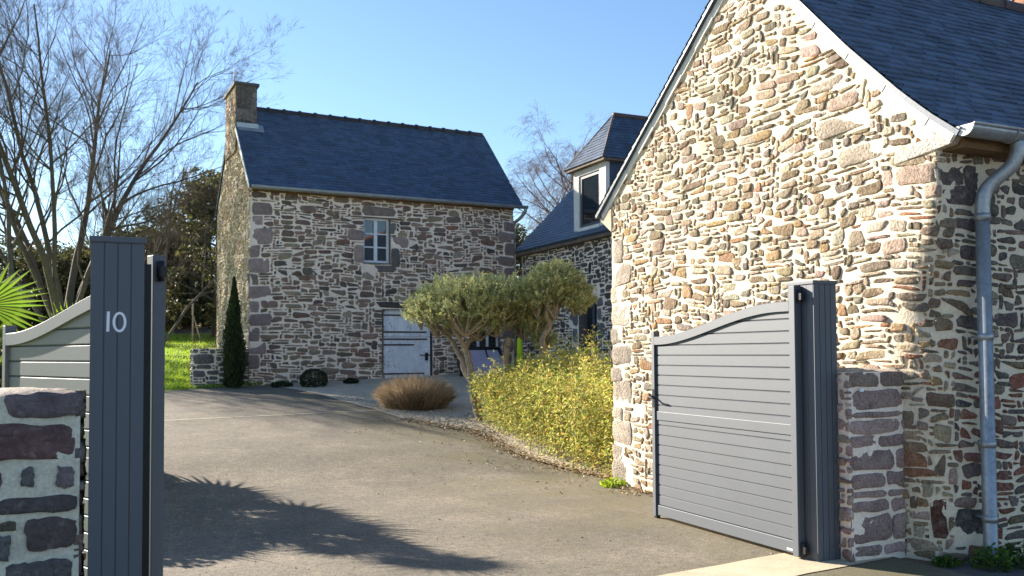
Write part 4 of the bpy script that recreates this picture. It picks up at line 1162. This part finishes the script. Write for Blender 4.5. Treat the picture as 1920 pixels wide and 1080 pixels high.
# box ball
bx = empty("boxwood_ball", "small dark clipped boxwood ball at the foot of the barn", "shrub")
bb = Vector((4.63, 20.55, th(4.63, 20.55)))
mb = MB(); mb.tube([bb, bb + Vector((0, 0, .2))], .03, 6); mb.build("stem", m_bark, bx)
n = 4500; d_ = sphere_pts(rc, n); P_ = d_ * (np.array([.32, .32, .27]) * (rc.uniform(.6, 1, n) ** .3)[:, None]); P_ = P_[P_[:, 2] > -.2]; n = len(P_)
leaves("foliage", P_ + np.array(bb + Vector((0, 0, .14))), sphere_pts(rc, n) + d_[:n] * .3, .035, .02, tints(rc, n, [((.5, .6, .5), 3), ((.9, 1, .7), 1)]), m_cyp, bx, rc)
# low dark plants along the barn foot
ro = np.random.RandomState(44)
for i, (x, wd, lab) in enumerate(((3.95, .28, "low dark ground plant between cypress and boxwood ball"), (5.55, .20, "flat dark ground plant right of the boxwood ball"))):
    o = empty("ground_plant", lab, "plant", group="low plants at the barn foot")
    pb_ = np.array((x, 20.75, th(x, 20.75) + .05)); n = 700
    mb = MB(); mb.tube([pb_, pb_ + np.array([0, 0, .06])], .02, 6); mb.build("stem", m_bark, o)
    P_ = sphere_pts(ro, n) * np.array([wd, .16, .08]) * (ro.uniform(.2, 1, n) ** .4)[:, None]
    leaves("foliage", P_ + pb_, sphere_pts(ro, n), .06, .02, tints(ro, n, [((.6, .7, .7), 1)]), m_cyp, o, ro)

# olive cloud trees
def olive(label, stems, pads, seed, nleaf):
    rng = np.random.RandomState(seed); o = empty("olive_tree", label, "olive tree", group="cloud pruned olive trees")
    mb = MB()
    for pts, r0, r1 in stems:
        sp = smoothpath(pts, 6); n_ = len(sp)
        sp = [p + Vector(rng.normal(0, .008, 3)) for p in sp]
        mb.tube(sp, [r0 + (r1 - r0) * i / (n_ - 1) for i in range(n_)], 10)
    mb.build("trunk", m_bark_o, o)
    C_, D_, TW = [], [], []
    mbt = MB()
    tot = sum(p[3] * p[4] for p in pads)
    for (px, py, dist, rx, rz) in pads:
        rx *= 1.07; rz *= 1.10; c = ray_at(px, py, dist); nl = int(nleaf * rx * rz / tot)
        ntw = max(30, nl // 34)
        dv = sphere_pts(rng, ntw); dv[:, 2] = np.where(dv[:, 2] < -.35, -dv[:, 2], dv[:, 2])
        lump = np.array([1 + .16 * vnoise(v[0]*2.6 + px, v[1]*2.6 + v[2]*3) for v in dv])
        rad = np.stack([dv[:, 0]*rx, dv[:, 1]*rx, dv[:, 2]*rz], 1) * lump[:, None] * (rng.uniform(.15, 1, ntw) ** .33)[:, None]
        tp = rad + np.array(c)
        for k in range(ntw):
            out = dv[k] * np.array([.7, .7, .5]) + np.array([0, 0, .55]) + rng.normal(0, .35, 3); out /= np.linalg.norm(out)
            L_ = rng.uniform(.14, .30); p0 = tp[k] - out * L_ * .6; p1 = tp[k] + out * L_ * .4
            if k % 3 == 0: mbt.tube([p0, p1], [.005, .002], 3, cap=False)
            m_ = 34; f = rng.uniform(0, 1, m_)[:, None]
            pos = p0 + (p1 - p0) * f; dr = rng.normal(0, .6, (m_, 3)) + out * .8
            C_.append(pos + dr * .02); D_.append(dr)
            TW.append(np.full(m_, rng.uniform(.72, 1.3)))
        # inner limbs that carry the pad
        for k in range(9):
            tgt = Vector(tp[rng.randint(ntw)]); st = Vector(c) + Vector((0, 0, -rz * .9))
            mbt.tube(smoothpath([st, (st + tgt) / 2 + Vector(rng.normal(0, .05, 3)), tgt], 4), list(np.linspace(.022, .006, 9)), 5, cap=False)
    mbt.build("branches", m_bark_o, o)
    C_ = np.concatenate(C_); D_ = np.concatenate(D_); TW = np.concatenate(TW)
    tn = tints(rng, len(C_), [((1, 1, 1), 4), ((1.35, 1.3, 1.1), 2), ((.62, .72, .55), 3), ((1.3, 1.0, .5), .6)]) * TW[:, None]
    leaves("crown", C_, D_, .056, .0145, tn, m_olive, o, rng)
OD = 15.6
def R_at(*a): return tuple(ray_at(*a))
olive("wide flat topped cloud pruned olive tree in front of the white barn door",
      [([(6.15, 14.45, .3), R_at(890, 740, OD), R_at(886, 712, OD), R_at(872, 685, OD), R_at(856, 655, OD+.1), R_at(842, 632, OD+.2), R_at(820, 612, OD)], .075, .032),
       ([(6.18, 14.45, .3), R_at(888, 740, OD), R_at(884, 700, OD-.1), R_at(877, 668, OD-.1), R_at(873, 650, OD), R_at(890, 628, OD+.1), R_at(912, 608, OD)], .075, .032),
       ([R_at(878, 668, OD-.1), R_at(870, 648, OD-.2), R_at(856, 628, OD-.3), R_at(845, 605, OD-.3)], .05, .028),
       ([R_at(888, 725, OD), R_at(868, 690, OD+.3), R_at(866, 660, OD+.5), R_at(868, 640, OD+.6)], .045, .025)],
      [(818, 588, OD-.1, 0.544, 0.412), (872, 578, OD-.5, 0.660, 0.478), (930, 580, OD, 0.693, 0.478), (980, 596, OD+.2, 0.495, 0.380), (850, 570, OD+.5, 0.619, 0.429), (905, 566, OD+.5, 0.701, 0.412), (790, 586, OD+.1, 0.297, 0.297), (1003, 612, OD-.1, 0.297, 0.247), (945, 562, OD-.4, 0.495, 0.346), (900, 612, OD+.1, .55, .24), (850, 606, OD, .45, .22), (1000, 592, OD+.2, .40, .34)], 6, 70000)
OD2 = 15.0
olive("smaller round headed olive tree in front of the dark house window",
      [([(6.85, 13.6, .3), R_at(1000, 700, OD2), R_at(1008, 678, OD2), R_at(1018, 655, OD2), R_at(1018, 632, OD2), R_at(1030, 612, OD2+.1), R_at(1024, 588, OD2), R_at(1034, 570, OD2)], .065, .035),
       ([(6.5, 14.2, .3), R_at(952, 705, OD2+.4), R_at(949, 680, OD2+.4), R_at(950, 655, OD2+.4), R_at(955, 632, OD2+.4)], .07, .05),
       ([R_at(975, 692, OD2+.1), R_at(995, 678, OD2), R_at(1012, 672, OD2)], .05, .045)],
      [(1040, 552, OD2, 0.478, 0.412), (1076, 560, OD2, 0.346, 0.297), (1008, 560, OD2+.2, 0.380, 0.346), (1042, 526, OD2+.2, 0.346, 0.281), (1022, 640, OD2+.3, 0.231, 0.132), (1088, 574, OD2-.1, 0.165, 0.148)], 16, 34000)

# dry ornamental grass clump
og_ = empty("ornamental_grass", "rounded tan and brown dry grass clump on the gravel bed", "grass clump")
gb = np.array((5.62, 16.35, th(5.62, 16.35))); rgx = np.random.RandomState(13)
n = 9000
a = rgx.uniform(0, 6.283, n); r0_ = .56 * np.sqrt(rgx.uniform(0, 1, n)); lean = r0_ / .56 * .62 + rgx.normal(0, .22, n)
p0 = np.stack([np.cos(a) * r0_, np.sin(a) * r0_, np.zeros(n)], 1) + gb
L_ = .64 * rgx.uniform(.4, 1.12, n) * (1 - .42 * (r0_ / .56) ** 2)
d1 = np.stack([np.cos(a) * lean, np.sin(a) * lean, np.ones(n)], 1) + rgx.normal(0, .13, (n, 3)); d1 /= np.linalg.norm(d1, axis=1, keepdims=True)
d2 = d1 + np.stack([np.cos(a) * .35, np.sin(a) * .35, -.25 * np.ones(n)], 1); d2 /= np.linalg.norm(d2, axis=1, keepdims=True)
p1 = p0 + d1 * (L_ * .6)[:, None]; p2_ = p1 + d2 * (L_ * .45)[:, None]
S_ = np.cross(d1, rgx.normal(0, 1, (n, 3))); S_ /= np.linalg.norm(S_, axis=1, keepdims=True); w_ = .0042
V = np.concatenate([np.stack([p0 - S_*w_, p0 + S_*w_, p1 + S_*w_, p1 - S_*w_], 1), np.stack([p1 - S_*w_, p1 + S_*w_, p2_ + S_*w_*.2, p2_ - S_*w_*.2], 1)])
tn = tints(rgx, n, [((.95, .9, .9), 3), ((.5, .40, .38), 3), ((1.2, 1.15, 1.05), 2), ((.60, .66, .40), 1.5)])
quads_object("blades", V, np.concatenate([tn, tn * 1.15]), m_dry, og_)

# golden leafy bush along the drive
gbush = empty("golden_bush", "long golden yellow leafy bush between driveway edge and gable foot", "bush")
rg_ = np.random.RandomState(8)
foot = [(5.85, 9.45), (5.80, 10.1), (5.72, 10.9), (5.70, 11.7), (5.85, 12.5), (5.95, 13.3), (6.15, 14.2)]
mbs = MB(); C_, D_, TW = [], [], []
for i in range(400):
    t = rg_.uniform(0, 1) ** 1.05 * (len(foot) - 1); k = min(len(foot) - 2, int(t)); f = t - k
    x = foot[k][0] + (foot[k+1][0] - foot[k][0]) * f; y = foot[k][1] + (foot[k+1][1] - foot[k][1]) * f
    bk = rg_.uniform(0, 1.5) ** 1.0
    x += bk * .95 + rg_.normal(0, .06); y += bk * .25 + rg_.normal(0, .15)
    if x < 5.72 and y < 9.3: continue
    y = max(y, 9.28)
    H_ = (1.36 - .02 * max(0, y - 9.5) - .22 * max(0, y - 12.4)) * rg_.uniform(.72, 1.06) * (.80 + .26 * min(1, bk * 1.3))
    if rg_.rand() < .10: H_ *= 1.16
    z0_ = th(x, y); lx, ly = rg_.normal(-.10 * (1 - min(1, bk)), .13), rg_.normal(-.05, .13)
    p = [Vector((x, y, z0_ - .02)), Vector((x + lx*.35, y + ly*.35, z0_ + H_*.5)), Vector((x + lx*1.3, y + ly*1.3, z0_ + H_))]
    sp = smoothpath(p, 4); mbs.tube(sp, list(np.linspace(.006, .002, len(sp))), 4, cap=False)
    m_ = 250; ff = rg_.uniform(.04, 1.02, m_) ** .8
    pos = np.array([tuple(p[0].lerp(p[1], q*2) if q < .5 else p[1].lerp(p[2], q*2-1)) for q in ff])
    dr = rg_.normal(0, .7, (m_, 3)) + np.array([-.2, -.1, .22]); dr /= np.linalg.norm(dr, axis=1, keepdims=True)
    C_.append(pos + dr * rg_.uniform(.02, .25, m_)[:, None] * (1.15 - .5 * ff[:, None])); D_.append(dr); TW.append(np.full(m_, rg_.uniform(.75, 1.25)))
C_ = np.concatenate(C_); D_ = np.concatenate(D_); TW = np.concatenate(TW)
tn = tints(rg_, len(C_), [((1, .97, .9), 5), ((.45, .66, .40), 4.5), ((1.15, 1.0, .7), 2.0), ((.75, .48, .3), 1.0), ((1.2, 1.2, 1.6), .8), ((.28, .30, .2), 1.2)]) * TW[:, None]
mbs.build("stems", m_bark_o, gbush)
leaves("foliage", C_, D_, .062, .0135, tn, m_bamboo, gbush, rg_, droop=.25)

# palm behind the left gate leaf
def fan(o, base, hub, nrm, R, rng, tip_up):
    hub = Vector(hub); base = Vector(base); ax = (hub - base).normalized(); n_ = Vector(nrm); n_ = (n_ - ax * n_.dot(ax)).normalized(); sd_ = ax.cross(n_)
    mb = MB(); mb.tube(smoothpath([base, (base + hub) / 2 + Vector((0, 0, .04)), hub], 4), .009, 6, (.7, .8, .6), cap=False); mb.build("petiole", m_palm, o)
    mb = MB(); N_ = 34
    for i in range(N_):
        a = RAD(-158 + 316 * i / (N_ - 1)); d = (ax * math.cos(a) + sd_ * math.sin(a)); L_ = R * (1 - .22 * abs(a) / 2.7) * rng.uniform(.93, 1.04)
        q = n_.cross(d); w0, w1 = .004, R * .042
        t = rng.uniform(.8, 1.2); tn = (t, t * rng.uniform(.9, 1.05), t * .9)
        m1 = hub + d * L_ * .5; e = hub + d * L_ - Vector((0, 0, 1)) * L_ * .08 * rng.uniform(.2, 1.6)
        r_ = n_ * .012
        mb.add([hub - q*w0, hub + r_*.3, hub + q*w0, m1 - q*w1 - r_, m1 + r_, m1 + q*w1 - r_, e], [(0, 3, 4, 1), (1, 4, 5, 2), (3, 6, 4), (4, 6, 5)], tn)
    mb.build("fan_leaf", m_palm, o)
pm = empty("fan_palm", "bright green fan palm with spiky leaves behind the left gate leaf", "palm")
rp = np.random.RandomState(17)
pbase = Vector((-.62, 12.3, th(-.62, 12.3) - .03)); ptop = Vector((-.60, 12.2, 1.15))
mb = MB(); mb.tube([pbase, (pbase + ptop)/2 + Vector((.03, 0, 0)), ptop], [.13, .11, .10], 10); mb.build("trunk", m_bark, pm)
vis = ray_at(-30, 572, 11.2)
fan(pm, ptop, vis, (.2, -1, .35), .88, rp, 0)
for (x, y, z, R_) in ((.12, 11.15, 1.72, .66), (.16, 10.55, 1.86, .50), (.02, 10.75, 1.55, .5), (-.5, 10.6, 1.2, .55), (-.9, 10.9, 1.3, .55), (-.05, 11.9, 1.62, .70), (-.35, 11.3, 1.45, .62), (-.25, 12.9, 1.70, .62), (-.85, 11.7, 1.35, .68), (-1.15, 12.4, 1.55, .66), (-1.2, 13.4, 1.55, .66), (-.7, 13.7, 1.5, .66), (-.1, 13.2, 1.2, .60),
                      (-.25, 12.1, 1.0, .60), (-.9, 12.2, .9, .6), (-1.0, 13.2, 1.0, .6), (-.45, 13.3, 1.0, .6), (.02, 12.5, 1.15, .55), (-1.45, 13.0, 1.15, .6), (-.7, 12.0, .7, .55), (-1.5, 14.0, 1.3, .6)):
    y -= .4
    fan(pm, ptop, (x, y, z), Vector((-.35, .55, .55)) + Vector(rp.normal(0, .3, 3)), R_, rp, 0)

sh = empty("garden_shrub", "rounded evergreen shrub showing just above the left gate leaf, right of the palm leaf", "shrub")
rsh = np.random.RandomState(61); sc_ = np.array((-1.0, 11.9, th(-1.0, 11.9)))
mb = MB()
for k in range(9):
    a = rsh.uniform(0, 6.28); mb.tube(smoothpath([sc_, sc_ + np.array([math.cos(a)*.3, math.sin(a)*.3, .6]), sc_ + np.array([math.cos(a)*.6, math.sin(a)*1.6, 1.1])], 4), .02, 5, cap=False)
mb.build("stem", m_bark, sh)
n = 26000; d_ = sphere_pts(rsh, n); lump = np.array([1 + .22 * vnoise(v[0]*2.2 + 5, v[1]*2.2 + v[2]*2.6) for v in d_])
P_ = d_ * np.array([1.12, 2.75, .86]) * (lump * rsh.uniform(.3, 1, n) ** .4)[:, None] + sc_ + np.array([0, 0, .66]) + np.stack([np.zeros(n), np.zeros(n), .10 * d_[:, 1]], 1); P_ = P_[P_[:, 2] > sc_[2]]; n = len(P_)
leaves("foliage", P_, sphere_pts(rsh, n), .10, .045, tints(rsh, n, [((1, 1, 1), 3), ((1.6, 1.5, 1), 1), ((.6, .7, .6), 1)]), m_ever, sh, rsh)

gs = empty("gap_shrub", "tall dark shrub in the narrow gap between barn and dormer house", "shrub")
gq = np.array((11.45, 24.0, th(11.45, 24.0))); mb = MB()
for k in range(6):
    a = rsh.uniform(0, 6.28); mb.tube(smoothpath([gq, gq + np.array([math.cos(a)*.2, math.sin(a)*.2, 1.2]), gq + np.array([math.cos(a)*.45, math.sin(a)*.45, 2.6])], 4), .03, 5, cap=False)
mb.build("stem", m_bark, gs)
n = 7000; P_ = sphere_pts(rsh, n) * np.array([.62, .6, 2.1]) * (rsh.uniform(.2, 1, n) ** .4)[:, None] + gq + np.array([0, 0, 2.0])
leaves("foliage", P_, sphere_pts(rsh, n), .13, .06, tints(rsh, n, [((1, 1, 1), 3), ((1.8, 1.6, 1), 1), ((.5, .6, .5), 1)]), m_ever, gs, rsh)

# grit and small debris on the drive
rgt = np.random.RandomState(71); mb = MB()
for i in range(2600):
    y = 5.0 + 12 * rgt.rand() ** 1.5; x = edge_l(y) + (edge_r(y) - edge_l(y)) * rgt.rand(); r = rgt.uniform(.003, .009) * (1.6 if rgt.rand() < .08 else 1); z = th(x, y)
    if rgt.rand() < .3: x, y = rgt.normal(.9, .45), rgt.normal(8.6, .7); z = th(x, y)
    a = rgt.uniform(0, 6.28); c, s_ = math.cos(a), math.sin(a)
    v = [(x + (c*px - s_*py)*r, y + (s_*px + c*py)*r, z + pz*r) for px, py, pz in ((1.2, 0, .05), (0, .8, .05), (-1.1, .1, .05), (0, -.9, .05), (.1, .1, .7))]
    t = rgt.uniform(.45, 1.2); mb.add(v, [(0, 1, 4), (1, 2, 4), (2, 3, 4), (3, 0, 4)], (t, t * .9, t * .75))
tag(mb.build("grit", surf("drive_grit", (.36, .30, .22), .9, n1=(4, .1), n2=(40, .2), bump=None)), "small grit and crumbs scattered on the asphalt drive", "grit", kind='stuff')

# fallen leaves along the edging and in the drive corner
rl = np.random.RandomState(23); n = 2600; pts = []
while len(pts) < n:
    y = rl.uniform(8.3, 15); x = edge_r(y) + rl.normal(.05, .10)
    if rl.rand() < .12: x -= rl.exponential(.5)
    pts.append((x, y, th(x, y) + .012 + rl.uniform(0, .012)))
P_ = np.array(pts); n = len(P_); D_ = rl.normal(0, 1, (n, 3)) * np.array([1, 1, .18])
tag(leaves("fallen_leaves", P_, D_, .040, .018, tints(rl, n, [((1, 1, 1), 3), ((.5, .42, .35), 2), ((1.3, 1.2, .9), 1)]), m_litter, None, rl), "dry fallen leaves scattered along the driveway edge", "leaves", kind='stuff')
# loose gravel stones on the bed
mb = MB()
for i in range(2600):
    y = rl.uniform(12.8, 18.5); x = edge_r(y) + .08 + rl.exponential(.55); r = rl.uniform(.010, .024); z = th(x, y) + .006
    a = rl.uniform(0, 6.28); c, s = math.cos(a), math.sin(a)
    v = [(x + (c*px - s*py)*r, y + (s*px + c*py)*r, z + pz*r) for px, py, pz in ((1.2, 0, .1), (0, .8, .1), (-1.1, .1, .1), (0, -.9, .1), (.3, .2, .75), (-.4, -.1, .7))]
    t = rl.uniform(.55, 1.3)
    mb.add(v, [(0, 1, 4), (1, 2, 5, 4), (2, 3, 5), (3, 0, 4, 5)], (t, t * .95, t * .88))
m_peb = surf("pebble", (.55, .48, .38), .9, n1=(4, .1), n2=(40, .2), bump=None)
tag(mb.build("gravel", m_peb), "loose pale gravel stones on the planting bed", "gravel", kind='stuff')

# weeds at the wall feet
def weed(label, x, y, r, hgt, n, seed, mat=m_weed):
    rng = np.random.RandomState(seed); o = empty("weed", label, "weed", group="weeds at the wall foot"); z = th(x, y)
    mb = MB()
    for k in range(6):
        a = rng.uniform(0, 6.28); mb.tube([(x, y, z - .01), (x + math.cos(a)*r*.5, y + math.sin(a)*r*.5, z + hgt*.7)], [.004, .002], 4, cap=False)
    mb.build("stem", m_weed, o)
    a = rng.uniform(0, 6.283, n); q = np.sqrt(rng.uniform(0, 1, n)) * r
    P_ = np.stack([x + np.cos(a)*q, y + np.sin(a)*q, z + rng.uniform(.0, 1, n) * hgt * (1 - .6 * q / r)], 1)
    D_ = np.stack([np.cos(a), np.sin(a), rng.uniform(-.2, 1, n)], 1) + rng.normal(0, .4, (n, 3))
    leaves("leaf", P_, D_, .055, .026, tints(rng, n, [((1, 1, 1), 3), ((1.7, 1.5, .8), 1), ((.6, .7, .6), 2)]), mat, o, rng)
weed("leafy weed at the foot of the grey downpipe", 5.83, 4.42, .14, .20, 240, 1)
weed("dark weed right of the downpipe foot", 6.12, 4.42, .20, .16, 300, 2)
weed("small weed below the house corner left of the downpipe", 5.62, 4.62, .10, .07, 110, 3)
weed("bright green weed tuft at the far foot of the sunlit gable", 5.50, 8.98, .16, .12, 260, 4, m_grass)
